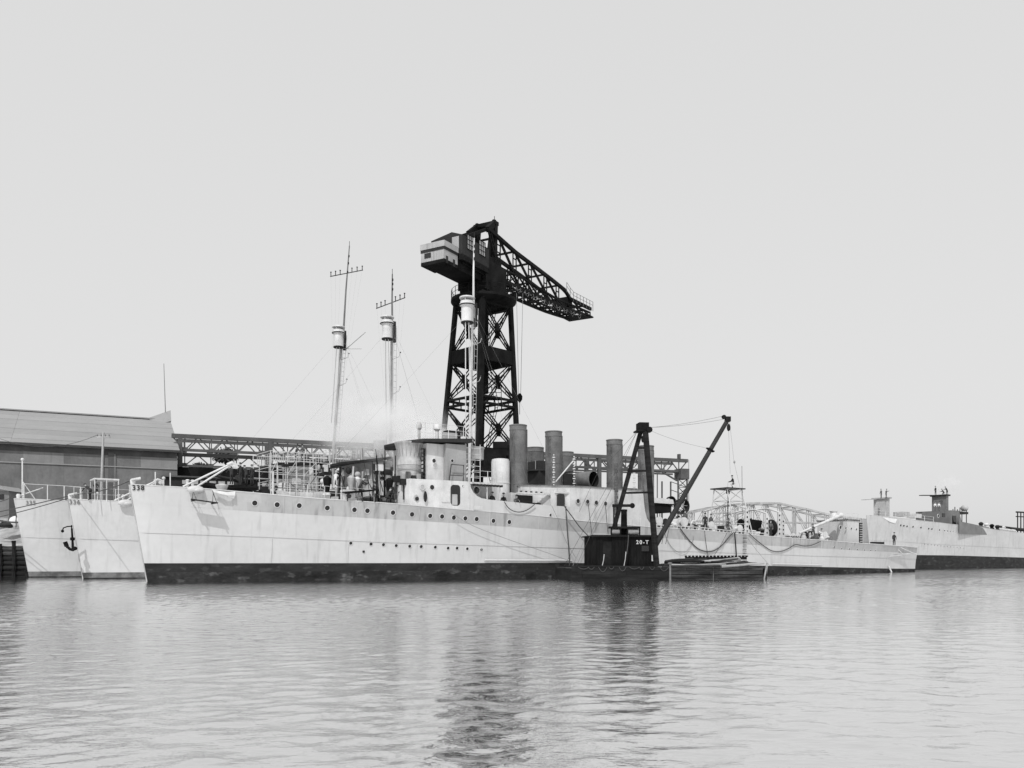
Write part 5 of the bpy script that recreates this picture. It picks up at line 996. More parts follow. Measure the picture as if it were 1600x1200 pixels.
# ---------------------------------------------------------------- left bank, crib wall, little shed
bk = [(-90, 82.9), (-45.2, 82.9), (-44.3, 84.5), (-42.5, 88), (-45, 92), (-60, 97), (-90, 97)]
V, Fc = v_prism(bk, -.5, lambda x, y: 2.9 + min(2.5, max(0, (y - 82.9)) * .5))
solo('bank', None, None, (V, Fc), M_BANK, kind='structure')
cb = Thing('timber_crib_wall', 'dark weedy timber crib wall below the pale bank, at the water beside the outermost bow', 'wall', WORLD, (-49, 82.6, -.4))
random.seed(4)
for j in range(7):
    z = -.1 + j * .46
    for i in range(4):
        xa = -45.2 - i * 4.6 - random.uniform(0, .5) + (j % 2) * .9; xb = xa - 4.2; cb.tube('crib_timber', [(xa, 82.7 - random.uniform(0, .25), z), ((xa + xb) / 2, 82.6, z + random.uniform(-.06, .06)), (xb, 82.7, z)], .23, M_WOODD if j < 5 else M_WOOD, n=8)
for i in range(9): x = -45.4 - i * 1.3; cb.tube('crib_pile', [(x, 82.3, -.6), (x + .1, 82.3, 1.6), (x, 82.35, 2.8 + random.uniform(-.3, .6))], .2, M_WOODD, n=8)
ls = Thing('small_shed', 'little gabled shed with a pale roof on the bank beside the outermost bow', 'shed', WORLD, tuple(at(0, 800, 92)))
p = at(-26, 800, 92); q = at(14, 767, 92); r_ = at(16, 767, 92); pk_ = at(3, 759, 92)
ls.box('shed_wall', (p.x, 92, 4.2), (q.x, 95, q.z), M_WALL); ls.mesh('shed_roof', ([(p.x - 1, 91.6, q.z + .7), (pk_.x, 91.6, pk_.z), (r_.x, 91.6, r_.z), (p.x - 1, 95.2, q.z + .7), (pk_.x, 95.2, pk_.z), (r_.x, 95.2, r_.z)], [(0, 1, 4, 3), (1, 2, 5, 4), (0, 2, 1), (3, 4, 5)]), M_ROOF)
ls.box('shed_window', (q.x - 1.0, 91.97, q.z - .9), (q.x - .5, 92, q.z - .35), M_GLASS)
random.seed(8)
for i, (px_, py_, w_, h_, mm, lab) in enumerate(((6, 792, 1.3, 1.0, M_CORR, 'pale square crate on the bank in front of the little shed'), (14, 796, 1.6, .8, M_CRANE2, 'dark heap of coiled cable on the bank beside the little shed'), (26, 806, 1.5, 1.2, M_CORR, 'white bundle on the bank touching the outermost bow'), (16, 806, 1.5, .7, M_CRANE, 'low black drum lying on the bank under the mooring ropes'))):
    c = at(px_, py_, 86.5); z0 = 4.7
    if mm in (M_CRANE2,):
        solo('cable_coil', lab, 'cable', v_lathe([(.3, 0), (w_ / 2, .05), (w_ / 2 + .1, .3), (w_ / 2 - .1, .55), (.3, .6)], 18), mm, Frame(c.x, 86.5, 0, z0), smooth=True, base=(0, 0, 0))
    else:
        t = Thing(('crate', 'x', 'canvas_bundle', 'drum')[i], lab, ('crate', 'x', 'bundle', 'drum')[i], Frame(c.x, 86.5, 12 * i, z0))
        if i == 0:
            t.box('crate_body', (-w_ / 2, -.5, 0), (w_ / 2, .5, h_), mm)
            for sx in (-1, 1): t.box('corner_batten', (sx * w_ / 2 - .06, -.54, 0), (sx * w_ / 2 + .06, -.5, h_), M_WOODL)
            t.box('lid', (-w_ / 2 - .05, -.55, h_), (w_ / 2 + .05, .55, h_ + .06), M_WOODL)
        elif i == 2: t.ball('canvas', (0, 0, h_ * .45), (w_ / 2, .6, h_ * .55), M_CANVAS); t.tube('lashing', [(0, -.62, .05), (0, -.64, h_ * .5), (0, -.3, h_ * 1.0), (0, .3, h_)], .05, M_ROPE)
        else: t.rod('drum_body', (-w_ / 2, 0, .4), (w_ / 2, 0, .4), .38, mm); [t.rod('drum_hoop', (x - .04, 0, .4), (x + .04, 0, .4), .41, M_CRANE2) for x in (-w_ / 3, 0, w_ / 3)]
# ---------------------------------------------------------------- long low shed and trees behind the forecastles
lo = Thing('low_quay_shed', 'long low dark shed with small pale windows under the craneway', 'shed', RWF, (20, -3, QZ))
a = RWF.hit(280, 762, -4); b = RWF.hit(432, 747, -4)
lo.box('shed_wall', (a.x - 2, -4, QZ), (b.x, -1.5, RWF.hit(350, 748, -4).z), M_CRANE2); lo.box('shed_roof', (a.x - 2.3, -4.3, RWF.hit(350, 748, -4).z), (b.x + .3, -1.3, RWF.hit(350, 748, -4).z + .2), M_RUN)
for i in range(11): x = a.x + i * (b.x - a.x) / 11 + .4; z = RWF.hit(350, 758, -4).z; lo.box('window', (x, -4.04, z), (x + .9, -4.0, z + .55), M_CORR)
def tree(px_, py0, py1, w, Y, label, seed):
    rnd = random.Random(seed); c = at(px_, (py0 + py1) / 2, Y); hh = (py1 - py0) / FPX * Y / 2; ww = w / FPX * Y / 2
    t = Thing('tree', label, 'tree', WORLD, (c.x, Y, QZ), group='trees seen through the craneway')
    tr = t.tube('trunk', [(c.x, Y, QZ), (c.x + .2, Y, c.z - hh * .4), (c.x + .1, Y, c.z + hh * .3)], .3, M_WOODD, n=8, r2=.12)
    for k in range(6): a = rnd.uniform(0, 6.28); t.tube('branch', [(c.x + .15, Y, c.z - hh * .5 + k * .3), (c.x + math.cos(a) * ww * .7, Y + math.sin(a) * ww * .5, c.z + hh * rnd.uniform(-.2, .6))], .1, M_WOODD, n=5, r2=.03)
    V = []; Fc = []; cl = [(rnd.uniform(-1, 1), rnd.uniform(-1, 1), rnd.uniform(-1, 1)) for _ in range(16)]
    for _ in range(1800):
        q = rnd.choice(cl); p = [q[i] * .62 + rnd.gauss(0, .2) for i in range(3)]
        if sum(v * v for v in p) > 1.1: continue
        P = Vector((c.x + p[0] * ww, Y + p[1] * ww, c.z + p[2] * hh)); u = Vector((rnd.gauss(0, 1), rnd.gauss(0, 1), rnd.gauss(0, 1))).normalized(); v = u.orthogonal().normalized(); s_ = rnd.uniform(.12, .25)
        k = len(V); V += [P - u * s_, P + v * s_ * .6, P + u * s_, P - v * s_ * .6]; Fc.append((k, k + 1, k + 2, k + 3))
    t.mesh('crown', (V, Fc), M_LEAF)
tree(352, 698, 724, 46, 140, 'dark tree whose crown shows through the upper lattice of the craneway', 1)
tree(312, 722, 745, 40, 138, 'dark bushy tree low between the shop wall and the shrouded deck gun', 2)
# ---------------------------------------------------------------- bowstring truss on the quay end
TA = at(1075, 802, 139.5); TB = at(1345, 810, 149.0); TF = Frame(TA.x, TA.y, math.degrees(math.atan2(TB.y - TA.y, TB.x - TA.x)))
bt_ = Thing('bowstring_truss', 'pale arched bowstring truss standing on the quay end behind the after deck', 'truss', TF, (10, 0, QZ))
TC = [(1080, 801), (1100, 796.5), (1122, 792), (1150, 788), (1170, 786.5), (1195, 786), (1217, 786.5), (1240, 791.5), (1262, 796), (1290, 803), (1320, 808), (1345, 811)]
zz0 = 5.6
for y in (0, 3.6):
    P = [TF.hit(a, b, 0) + Vector((0, y, 0)) for a, b in TC]
    for a, b in zip(P, P[1:]): bt_.bar('arch_chord', a, b, .42, .3, M_GREY)
    bt_.bar('bottom_chord', (P[0].x, y, zz0), (P[-1].x, y, zz0), .4, .4, M_GREY); bt_.bar('mid_rail', (P[0].x, y, zz0 + 2.2), (P[-1].x, y, zz0 + 2.2), .15, .15, M_GREY)
    for i, p in enumerate(P):
        lat(bt_, 'truss_post', (p.x, y, zz0), p, (.22, 0, 0), .11, M_GREY, 4)
        if i + 1 < len(P): q = P[i + 1]; a, b = ((p, (q.x, y, zz0)) if i > 4 else ((p.x, y, zz0), q)); lat(bt_, 'truss_diagonal', a, b, (.18, 0, 0), .09, M_GREY, 4)
for i in range(12): p = TF.hit(*TC[i], 0); bt_.bar('cross_strut', p, p + Vector((0, 3.6, 0)), .2, .2, M_GREY)
for i in (0, 3, 6, 9): p = TF.hit(*TC[i], 0); bt_.box('timber_bearer', (p.x - .4, -.4, QZ), (p.x + .4, 4, zz0 - .2), M_WOOD)
# ---------------------------------------------------------------- people
def body(pose, mats, scale=1.0):
    """one continuous figure grown from a posed skeleton; returns mesh, head position and facing"""
    lean, knee, arm, sit = pose
    hip = Vector((0, 0, .93 - sit)); tl = Vector((0, math.sin(lean), math.cos(lean)))
    J = {'hip': hip, 'waist': hip + tl * .16, 'chest': hip + tl * .40, 'neck': hip + tl * .54 + Vector((0, .01, 0)), 'head0': hip + tl * .60 + Vector((0, .02, .01)), 'head1': hip + tl * .72 + Vector((0, .04, .02)), 'head2': hip + tl * .80 + Vector((0, .03, .03))}
    E = [('hip', 'waist', 2), ('waist', 'chest', 1), ('chest', 'neck', 1), ('neck', 'head0', 0), ('head0', 'head1', 0), ('head1', 'head2', 0)]
    R = {'hip': .135, 'waist': .125, 'chest': .145, 'neck': .065, 'head0': .07, 'head1': .098, 'head2': .07}
    for sg, n in ((-1, 'l'), (1, 'r')):
        st = knee * sg
        J['th' + n] = hip + Vector((sg * .09, 0, -.03)); J['kn' + n] = Vector((sg * .11, .04 + st * .22 + sit * .55, max(.25, .5 - sit * .12))); J['an' + n] = Vector((sg * .12, st * .25 + sit * .2, .09)); J['to' + n] = J['an' + n] + Vector((sg * .02, .17, -.045))
        J['sh' + n] = hip + tl * .47 + Vector((sg * .175, 0, 0))
        aa = arm[0 if sg < 0 else 1]; d1 = Vector((sg * .22, math.sin(aa[0]), -math.cos(aa[0]))).normalized(); J['el' + n] = J['sh' + n] + d1 * .28
        d2 = Vector((-sg * .15, math.sin(aa[0] + aa[1]), -math.cos(aa[0] + aa[1]))).normalized(); J['wr' + n] = J['el' + n] + d2 * .24; J['ha' + n] = J['wr' + n] + d2 * .12
        E += [('hip', 'th' + n, 2), ('th' + n, 'kn' + n, 2), ('kn' + n, 'an' + n, 2), ('an' + n, 'to' + n, 3), ('chest', 'sh' + n, 1), ('sh' + n, 'el' + n, 1), ('el' + n, 'wr' + n, 1), ('wr' + n, 'ha' + n, 0)]
        R.update({'th' + n: .095, 'kn' + n: .065, 'an' + n: .05, 'to' + n: .045, 'sh' + n: .07, 'el' + n: .05, 'wr' + n: .036, 'ha' + n: .038})
    K = list(J); me = bpy.data.meshes.new('person_body'); me.from_pydata([J[k] * scale for k in K], [(K.index(a), K.index(b)) for a, b, c in E], [])
    o = bpy.data.objects.new('tmp_person', me); COL.objects.link(o)
    md = o.modifiers.new('skin', 'SKIN'); md.use_smooth_shade = True; sv = me.skin_vertices[0].data
    for i, k in enumerate(K): sv[i].radius = (R[k] * scale, R[k] * scale * (.8 if k in ('hip', 'waist', 'chest') else 1)); sv[i].use_root = (k == 'hip')
    sd = o.modifiers.new('sub', 'SUBSURF'); sd.levels = 1
    m2 = bpy.data.meshes.new_from_object(o.evaluated_get(bpy.context.evaluated_depsgraph_get())); bpy.data.objects.remove(o)
    m2.materials.clear(); 
    for q in mats: m2.materials.append(q)
    for f in m2.polygons:
        c = f.center; best = (9, 1)
        for a, b, t in E:
            A, B = J[a] * scale, J[b] * scale; AB = B - A; u = max(0, min(1, (c - A).dot(AB) / AB.length_squared)); d = (c - A - AB * u).length - .3 * R[a]
            if d < best[0]: best = (d, t)
        f.material_index = best[1]; f.use_smooth = True
    m2.name = 'person_body'; return m2, J['head2'] * scale
POSES = {'stand': (0.05, .1, ((.1, .4), (.15, .3)), 0), 'walk': (.1, .8, ((-.3, .5), (.5, .5)), 0), 'work': (.5, .3, ((.9, .6), (1.0, .5)), 0), 'bend': (1.0, .4, ((.8, .2), (.6, .3)), .05),
         'crouch': (.6, .2, ((.9, .6), (1.1, .4)), .42), 'sit': (.15, .1, ((.6, .8), (.7, .7)), .40), 'reach': (.15, .3, ((1.5, .2), (.2, .4)), 0)}
OUT = {'dark': [M_SKIN, M_CLOTH, M_CLOTH, M_BLACK], 'mixed': [M_SKIN, M_CLOTHM, M_CLOTH, M_BLACK], 'white': [M_SKIN, M_CLOTHL, M_CLOTHL, M_BLACK], 'pale': [M_SKIN, M_CLOTHL, M_CLOTHM, M_BLACK], 'grey': [M_SKIN, M_CLOTHM, M_CLOTHM, M_BLACK]}
BC = {}
def person(P, face, pose, outfit, label, h=1.75, hat='cap', group=None):
    """P: world position of the feet"""
    k = (pose, outfit)
    if k not in BC: BC[k] = body(POSES[pose], OUT[outfit])
    me, hd = BC[k]; o = bpy.data.objects.new('person', me); COL.objects.link(o)
    o.matrix_world = Matrix.Translation(P) @ Matrix.Rotation(math.radians(face), 4, 'Z') @ Matrix.Scale(h / 1.78, 4); props(o, label, 'person', group)
    hm = M_CLOTH if outfit != 'white' else M_CLOTHL
    prof = [(.105, -.02), (.13, .0), (.12, .03), (.09, .07), (.02, .09)] if hat == 'cap' else [(.19, 0), (.19, .012), (.11, .02), (.10, .10), (.02, .12)]
    key = ('hat', hat, hm.name)
    if key not in UNIT: UNIT[key] = new_mesh('hat', *v_lathe(prof, 12), hm, True)
    c = bpy.data.objects.new('hat', UNIT[key]); COL.objects.link(c); c.parent = o; c.matrix_local = Matrix.Translation(hd + Vector((0, 0, .02)))
def on(s, px, py, y):        # feet on a ship at a pixel
    return s.fr.M @ s.fr.hit(px, py, y)
def deckp(s, px, y, dz=0.):
    p = s.fr.hit(px, 800, y); return s.fr.M @ Vector((p.x, y, s.zd(p.x) - .04 + dz))
A, B_, C_, D_ = SH338, SH336, SH335, FA
gf = 'shipyard hands about the decks'
person(deckp(A, 562, -2.4, .35), -60, 'work', 'dark', 'man in dark clothes standing at the plank table on the forecastle')
person(deckp(A, 604, -3.0, .1), -40, 'crouch', 'dark', 'man in dark clothes crouching between the plank table and the white bridge house')
person(deckp(A, 631, -2.2, .3), 140, 'bend', 'dark', 'man in dark clothes bending over at the foot of the white bridge house')
person(deckp(A, 635, -1.6, 1.2), 170, 'stand', 'mixed', 'man standing high behind the bending man beside the bridge house', hat='brim')
person(deckp(A, 617, -1.0, .9), 20, 'stand', 'dark', 'man in a dark jacket just ahead of the rounded bridge front')
person(deckp(A, 769, -3.6), 200, 'stand', 'dark', 'man in a dark cap looking over the bulwark just aft of the curved cutaway', hat='cap')
person(deckp(A, 787, -3.7), 170, 'stand', 'dark', 'man at the bulwark holding the top of the draped hose')
person(deckp(A, 806, -3.9), 190, 'work', 'mixed', 'man leaning on the bulwark in front of the foremost tall funnel')
person(deckp(A, 1070, -3.3, .2), 200, 'stand', 'mixed', 'man in a grey jacket standing at the hose reels under the raised boom', h=1.8)
person(deckp(A, 1063, -2.6, .1), 120, 'work', 'dark', 'man in dark clothes half hidden behind the man at the hose reels')
person(deckp(A, 1102, -3.4, .1), 160, 'stand', 'dark', 'man in dark clothes on the after deck, nearer the boom of two talking', h=1.8)
person(deckp(A, 1110.5, -3.2, .1), 200, 'stand', 'mixed', 'man on the after deck, nearer the searchlight tower of two talking', h=1.8)
person(deckp(A, 1137, -2.9), 180, 'work', 'grey', 'man in grey stooping at the foot of the searchlight tower')
person(deckp(A, 1204, -3.5, .1), 180, 'stand', 'mixed', 'man standing between the last two white gallows frames')
person(deckp(A, 1271, -3.2, .2), 150, 'work', 'grey', 'man in grey working below the long white gun barrel')
person(deckp(A, 1278, -2.8, .2), 220, 'crouch', 'pale', 'man in a pale shirt crouching against the after deck house')
person(on(A, 1146, 763, -1.5), 60, 'sit', 'dark', 'man in dark clothes sitting on the edge of the high searchlight platform')
person(deckp(A, 1397, -1.0, .0), 175, 'stand', 'dark', 'man in dark clothes standing alone at the very stern', h=1.78)
for i, (px_, py_, oc, ps, lb) in enumerate(((524, 764, 'white', 'work', 'sailor in white stooping ahead of the awning roof, forward of his mates'), (537, 762, 'pale', 'stand', 'man in a white shirt and grey trousers between two sailors in white'), (549, 763, 'white', 'reach', 'sailor in white reaching up beside the bridge wall of the middle ship'), (473, 722, 'grey', 'stand', 'man in grey standing up on the bridge roof of the outermost ship'), (462, 722, 'mixed', 'work', 'man stooping on the bridge roof of the outermost ship'))):
    person(on(B_ if i < 3 else C_, px_, py_, -3.2 if i < 3 else -2.0), 60 * i, ps, oc, lb)
for px_, py_, ps, lb in ((362, 757, 'work', 'man in dark clothes stooping over the shrouded deck gun from forward'), (376, 755, 'stand', 'man in dark clothes upright right behind the gun mount'), (385, 757, 'work', 'man in dark clothes bent over the gun breech'), (394, 758, 'stand', 'man in dark clothes at the ready boxes aft of the shrouded gun')):
    person(on(B_, px_, py_, -2.8), 40, ps, 'dark', lb)
person(deckp(B_, 141, -.6, .0), 60, 'bend', 'dark', 'man in dark clothes bending at the rope chock on the middle bow'); person(deckp(B_, 150, -.4, .0), 200, 'work', 'mixed', 'man in grey and black under the bow awning frame')
zt_a = FB.fr.hit(1380, 779, -1).z; 
person(on(FB, 1377, 778.6, -1.5), 30, 'stand', 'grey', 'man on the half hidden far bridge tower, the one near its signal platform'); person(on(FB, 1384.5, 778.6, -1.5), 200, 'reach', 'grey', 'man on the half hidden far bridge tower, the one away from its signal platform')
for px_, py_, ps, lb in ((1462, 774, 'stand', 'man standing clear against the sky on the far dark bridge roof'), (1475, 774, 'crouch', 'man crouching in the cluster on the far dark bridge roof'), (1480, 774, 'work', 'man bending at the after edge of the far dark bridge roof')): person(on(FA, px_, py_, -1.5), 100, ps, 'dark', lb)
for px_, py_, lb in ((1461, 799, 'pale figure in front of the far dark upper bridge, away from its after edge'), (1467, 799, 'pale figure in front of the far dark upper bridge, close to its middle')): person(on(FA, px_, py_, -3.4), 180, 'stand', 'pale', lb)
# ---------------------------------------------------------------- loose things on and over the near ship
for i, (px_, y_, ps, oc, fa, lb) in enumerate(((590, -2.2, 'work', 'mixed', 30, 'man in a grey jacket stooping between the plank table and the crouching man'), (612, -2.4, 'stand', 'dark', 190, 'man in dark clothes facing away beside the round portable forge'), (622, -1.4, 'stand', 'pale', 120, 'man in a pale shirt ahead of the rounded bridge front'), (640, -2.7, 'work', 'dark', 200, 'man in dark clothes working over the portable forge'), (583, -1.6, 'walk', 'grey', 260, 'man in grey walking behind the after end of the plank table'))):
    person(deckp(A, px_, y_, .05), fa, ps, oc, lb)
t = Thing('plank_table', 'dark plank laid on thin legs as a work table on the forecastle', 'table', A.fr, (15, -2.8, 5.9))
a = A.fr.hit(536, 768.5, -3.2); b = A.fr.hit(588, 764.5, -3.2); z0 = A.zd(16)
t.mesh('table_top', ([(a.x, -3.5, a.z), (a.x, -2.6, a.z), (b.x, -2.6, b.z), (b.x, -3.5, b.z), (a.x + .3, -3.5, a.z - .14), (a.x + .3, -2.6, a.z - .14), (b.x - .3, -2.6, b.z - .16), (b.x - .3, -3.5, b.z - .16)], [(0, 3, 2, 1), (4, 5, 6, 7), (0, 1, 5, 4), (1, 2, 6, 5), (2, 3, 7, 6), (3, 0, 4, 7)]), M_CRANE)
for x in (a.x + .25, (a.x + b.x) / 2 + .1, b.x - .25):
    for y in (-3.45, -2.65): t.rod('leg', (x, y, z0), (x, y, a.z - .05), .045, M_CRANE2)
t = Thing('rivet_forge', 'round bellied portable forge on the forecastle beside the bridge house', 'forge', A.fr, (18.2, -3.3, A.zd(18)))
c = A.fr.hit(647, 780, -3.3); t.lathe('forge_bowl', (c.x, -3.3, A.zd(c.x)), [(.2, 0), (.42, .25), (.5, .6), (.42, .95), (.2, 1.0)], M_GREY, n=16); t.rod('forge_door', (c.x, -3.82, A.zd(c.x) + .55), (c.x, -3.75, A.zd(c.x) + .55), .16, M_GLASS, kind='disc')
t = Thing('blower', 'white box blower with a round dark mouth under the plank table', 'blower', A.fr, (14, -3, 5.9))
c = A.fr.hit(545, 775, -3.0); t.box('blower_case', (c.x - .45, -3.0, A.zd(c.x)), (c.x + .5, -2.4, A.zd(c.x) + .85), M_WHITE); t.rod('blower_mouth', (c.x, -3.04, c.z), (c.x, -2.98, c.z), .2, M_GLASS, kind='disc')
t = Thing('lying_funnel', 'cut funnel section lying on its side on the midship house, dark open end facing aft', 'funnel', A.fr, (39, -2.2, 8.1))
r = .80; zc = 8.1 + r + .1; o_ = A.fr.hit(928, 749, -2.6); ax = Vector((-.215, .974, 0)); LQ = 3.3
def along(VF): return ([Vector((o_.x, -2.6, zc)) + ax * z + Vector((.974, .215, 0)) * x + Vector((0, 0, y)) for x, y, z in VF[0]], [tuple(reversed(f)) for f in VF[1]])
t.mesh('funnel_shell', along(v_lathe([(.01, LQ), (r, LQ), (r, 0), (r * .94, 0), (r * .94, LQ - .2), (.01, LQ - .15)], 28, False)), [M_STACK, M_BLACK], smooth=True, mi=[0 if i < 84 else 1 for i in range(140)])
for z in (.05, 1.5, LQ - .2): t.mesh('funnel_band', along(v_lathe([(r + .01, z), (r + .04, z + .02), (r + .04, z + .08), (r + .01, z + .1)], 28, False)), M_STACKTOP, smooth=True)
for k in (.5, LQ - .5): c = Vector((o_.x, -2.6, 8.1)) + ax * k; t.box('cradle_chock', c + Vector((-.6, -.15, 0)), c + Vector((.6, .15, .22)), M_WOODD)
# painting stage hung over the bow
t = Thing('painting_stage', 'dark plank stage slung on ropes over the bow side, casting a shadow on the plating', 'stage', A.fr, (4, -2.2, 5.7))
off = .75
a = A.px(298, 780, off); b = A.px(340.5, 786, off); t.bar('stage_plank', a, b, .42, .07, M_WOODD, up=(0, 0, 1)); 
for f in (.12, .86):
    c = a.lerp(b, f); x = c.x; dk = Vector((x + .05, -A.hb(x, A.zd(x)) + .05, A.zd(x) + .02))
    for o_ in (-.15, .15): t.tube('sling_rope', [c + Vector((o_, -.1, 0)), c.lerp(dk, .7) + Vector((0, -.1, 0)), dk], .022, M_ROPE, n=5)
    t.bar('stage_horn', c + Vector((0, -.35, -.05)), c + Vector((0, .7, -.05)), .07, .09, M_WOODD)
# lower staging boards seen only by their shadows in the picture hang close under the plank
a2 = A.fr.hit(332, 765, -2.5); 
def onside(px, py, off=.05): return A.px(px, py, off)
rows = [[(331, 764.5, .3), (343, 767, .34), (355, 769, .3), (368, 767.5, .1)], [(334, 769, .28), (344, 771.5, .4), (356, 774, .38), (367, 774, .2)], [(339, 771, .1), (347, 773, .14), (357, 776.5, .2), (366, 779, .25)]]
V = [onside(*q) for r_ in rows for q in r_]; Fc = [(j * 4 + i, j * 4 + 4 + i, j * 4 + 5 + i, j * 4 + 1 + i) for j in range(2) for i in range(3)]; Fc = [tuple(reversed(f)) for f in Fc]
solo('canvas_sheet', 'white canvas sheet drooping over the forecastle edge just aft of the stage', 'canvas', (V, Fc), M_CANVAS, fr=A.fr, smooth=True)
# hoses and ropes draped along the side
def draped(name, label, cat, pts, r, m=M_ROPE, off=.12, n=5, s=A):
    P = [s.px(x, y, off) for x, y in pts]; Q = []
    for i in range(len(P) - 1):
        p0, p1, p2, p3 = P[max(i - 1, 0)], P[i], P[i + 1], P[min(i + 2, len(P) - 1)]
        for k in range(5):
            u = k / 5; Q.append(.5 * ((2 * p1) + (p2 - p0) * u + (2 * p0 - 5 * p1 + 4 * p2 - p3) * u * u + (3 * p1 - p0 - 3 * p2 + p3) * u ** 3))
    Q.append(P[-1]); return solo(name, label, cat, v_tube(Q, r, n), m, fr=s.fr, smooth=True)
draped('hose', 'dark hose looping down over the bulwark below the foremost tall funnel', 'hose', [(788, 784), (793, 792), (799, 797), (808, 800), (818, 799), (828, 794), (836, 787)], .04)
draped('hose', 'heavy hose sagging on the after side plating between the derrick barge and the searchlight tower', 'hose', [(1063, 826), (1075, 842), (1089, 856), (1100, 861), (1113, 861), (1127, 853), (1140, 838), (1146, 832)], .055)
draped('hose', 'long hose in a shallow loop on the after side plating beyond the tall side rungs', 'hose', [(1170, 833), (1182, 844), (1195, 854), (1207, 861), (1220, 861.5), (1232, 857), (1243, 851), (1255, 853), (1268, 852), (1282, 846)], .045)
draped('hose', 'light hose in a deep loop on the plating beside the barge boom foot', 'hose', [(1036, 826), (1046, 850), (1058, 862), (1070, 863), (1080, 852), (1084, 838)], .025, M_WIRE)
draped('rope', 'thick rope slanting from the dark house doorway down to the barge deckhouse', 'rope', [(881, 790), (893, 806), (908, 826), (926, 844)], .045, off=.5)
draped('rope', 'mooring rope slanting from below the bridge down to the barge bow', 'rope', [(706, 802), (740, 822), (800, 845), (850, 862), (900, 880)], .022, M_WIRE, off=.35)
draped('rope', 'rope hanging straight down from the house doorway to the barge', 'rope', [(884, 791), (886.5, 830), (889, 862), (890, 884)], .05, off=.4)
draped('rope', 'thin rope from beneath the second round window down to the deckhouse', 'rope', [(919, 786), (922, 812), (925, 835)], .028, off=.15)
draped('rope', 'thin rope from the last round window of the midship house down to the deckhouse', 'rope', [(946, 789), (948, 812), (950, 834)], .028, off=.15)
draped('rope', 'slanting thin rope from the house roof down to the barge bow', 'rope', [(956, 764), (930, 806), (908, 855), (895, 884)], .018, M_WIRE, off=.5)
draped('rope', 'slack thin rope from beside the bulwark break to the barge bow', 'rope', [(862, 790), (872, 812), (884, 845), (900, 872)], .018, M_WIRE, off=.3)
draped('rope', 'dark rope hanging from the two talking men to the barge logs', 'rope', [(1101, 829), (1103, 848), (1107, 872)], .03, off=.2)
draped('rope', 'slanting rope from the foot of the searchlight tower to the barge logs', 'rope', [(1138, 828), (1127, 850), (1112, 874)], .022, off=.4)
draped('pipe', 'thick dark pipe hanging down the side below the searchlight tower', 'pipe', [(1148, 832), (1149.5, 850), (1151, 872)], .07, M_CRANE2, off=.2)
draped('rope', 'thin line from the gallows frames down to the barge end', 'rope', [(1166, 838), (1184, 862), (1203, 884)], .018, M_WIRE, off=.5)
# mooring ropes from the bows to the bank
def moor(label, a, b, s_, r): solo('mooring_rope', label, 'rope', v_tube(sag(a, b, s_, 18), r, 6), M_ROPE, smooth=True)
b338 = A.fr.M @ Vector((-1.0, -.1, A.zd(-1) + .35)); b336 = B_.fr.M @ Vector((-.9, -.1, B_.zd(-1) + .3)); b335 = C_.fr.M @ Vector((-.8, -.1, C_.zd(-1) + .3))
moor('mooring rope from the bow numbered 338 across to the bow numbered 336', b338, b336 + Vector((.2, 0, .1)), .25, .035)
moor('upper mooring rope from the middle bow past the outermost bow to the bank', b336, at(-190, 832, 83.3), .25, .04)
moor('lower mooring rope from the middle bow past the outermost bow to the bank', b336 - Vector((0, 0, .15)), at(-190, 838, 83.2), .5, .035)
moor('mooring rope from the outermost bow to the bank', b335, at(-120, 815, 84), .2, .035)
moor('thick hawser sagging over the bank beneath the mooring ropes', at(33, 816, 83.3), at(-25, 806, 84), .2, .09)
# the anchor hanging from the outermost bow, and its bar
an = Thing('anchor', 'black stocked anchor hanging against the pale bow between the two outer ships', 'anchor', B_.fr, tuple(B_.fr.hit(113, 863, -1.0)))
Y_ = -1.2
def ap(x, y, yy=Y_): return B_.fr.hit(113 + (x - 113) * .85, 842 + (y - 842) * .9, yy)
an.tube('shank', [ap(112, 824), ap(113.3, 842), ap(114, 859)], .07, M_CRANE, n=8, r2=.10); an.tube('fluke_arm', [ap(100.5, 850), ap(104, 856), ap(109, 860), ap(114, 861.5), ap(119, 859)], .12, M_CRANE, n=8, r2=.10)
an.bar('fluke', ap(99.5, 847), ap(103, 855), .12, .32, M_CRANE); an.ball('crown', ap(117.5, 858.5), (.2, .15, .16), M_CRANE); an.lathe('shackle', ap(113.3, 842), [(.16, -.12), (.19, 0), (.16, .12)], M_CRANE, n=12)
an.tube('anchor_bar', [ap(113, 820), ap(104, 820.5), ap(96.5, 823), ap(95, 828)], .055, M_CRANE, n=6); an.ball('bar_knob', ap(95, 828.5), .12, M_CRANE); an.rod('hanging_chain', ap(112, 824), ap(111.5, 818) , .05, M_CRANE)
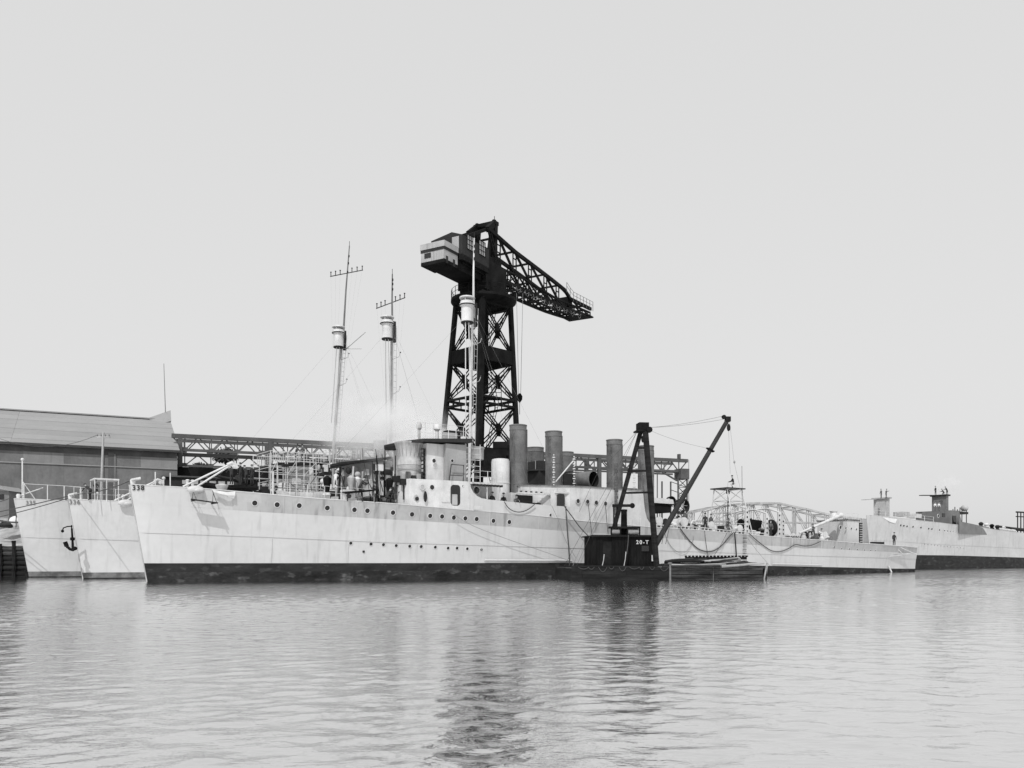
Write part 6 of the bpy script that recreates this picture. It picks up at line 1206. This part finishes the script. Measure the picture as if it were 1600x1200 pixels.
# ---------------------------------------------------------------- steam drifting over the middle ships
def steam(c, r, dens, nm='steam'):
    V, Fc = v_lathe([(math.sin(a * math.pi / 10) or .001, -math.cos(a * math.pi / 10)) for a in range(11)], 20, False)
    key = 'steam_%g' % dens; m = bpy.data.materials.new('steam'); m.use_nodes = True; nt = m.node_tree; nt.nodes.clear(); L = nt.links.new; nn = nt.nodes.new
    out = nn('ShaderNodeOutputMaterial'); vo = nn('ShaderNodeVolumePrincipled'); vo.inputs['Color'].default_value = (.97, .97, .97, 1); vo.inputs['Anisotropy'].default_value = .2; L(vo.outputs[0], out.inputs['Volume'])
    tc = nn('ShaderNodeTexCoord'); ln = nn('ShaderNodeVectorMath'); ln.operation = 'LENGTH'; L(tc.outputs['Object'], ln.inputs[0])
    f = nn('ShaderNodeMapRange'); L(ln.outputs['Value'], f.inputs[0]); f.inputs[1].default_value = 1; f.inputs[2].default_value = .2; f.inputs[3].default_value = 0; f.inputs[4].default_value = 1; f.interpolation_type = 'SMOOTHSTEP'
    no = nn('ShaderNodeTexNoise'); L(tc.outputs['Object'], no.inputs['Vector']); no.inputs['Scale'].default_value = 2.2; no.inputs['Detail'].default_value = 4
    g = nn('ShaderNodeMapRange'); L(no.outputs['Fac'], g.inputs[0]); g.inputs[1].default_value = .38; g.inputs[2].default_value = .66; g.inputs[3].default_value = 0; g.inputs[4].default_value = dens
    ml = nn('ShaderNodeMath'); ml.operation = 'MULTIPLY'; L(f.outputs[0], ml.inputs[0]); L(g.outputs[0], ml.inputs[1]); L(ml.outputs[0], vo.inputs['Density'])
    o = bpy.data.objects.new(nm, new_mesh(nm, V, Fc, m)); COL.objects.link(o); o.location = c; o.scale = r; return o
for i, (px_, py_, Y, r, d, lb) in enumerate(((590, 672, 84, (8.0, 3.4, 4.6), 1.0, 'soft white steam around the foot of the middle mast'), (660, 690, 82, (4.6, 3.0, 2.4), 1.5, 'white steam blowing over the bridge roof of the nearest ship'))):
    o = steam(at(px_, py_, Y), r, d); props(o, lb, 'steam', None, 'stuff')
o = steam(at(1480, 757, 175), (3.5, 2.5, 2.6), .35, 'smoke'); props(o, 'faint smoke above the far dark bridge', 'smoke', None, 'stuff')
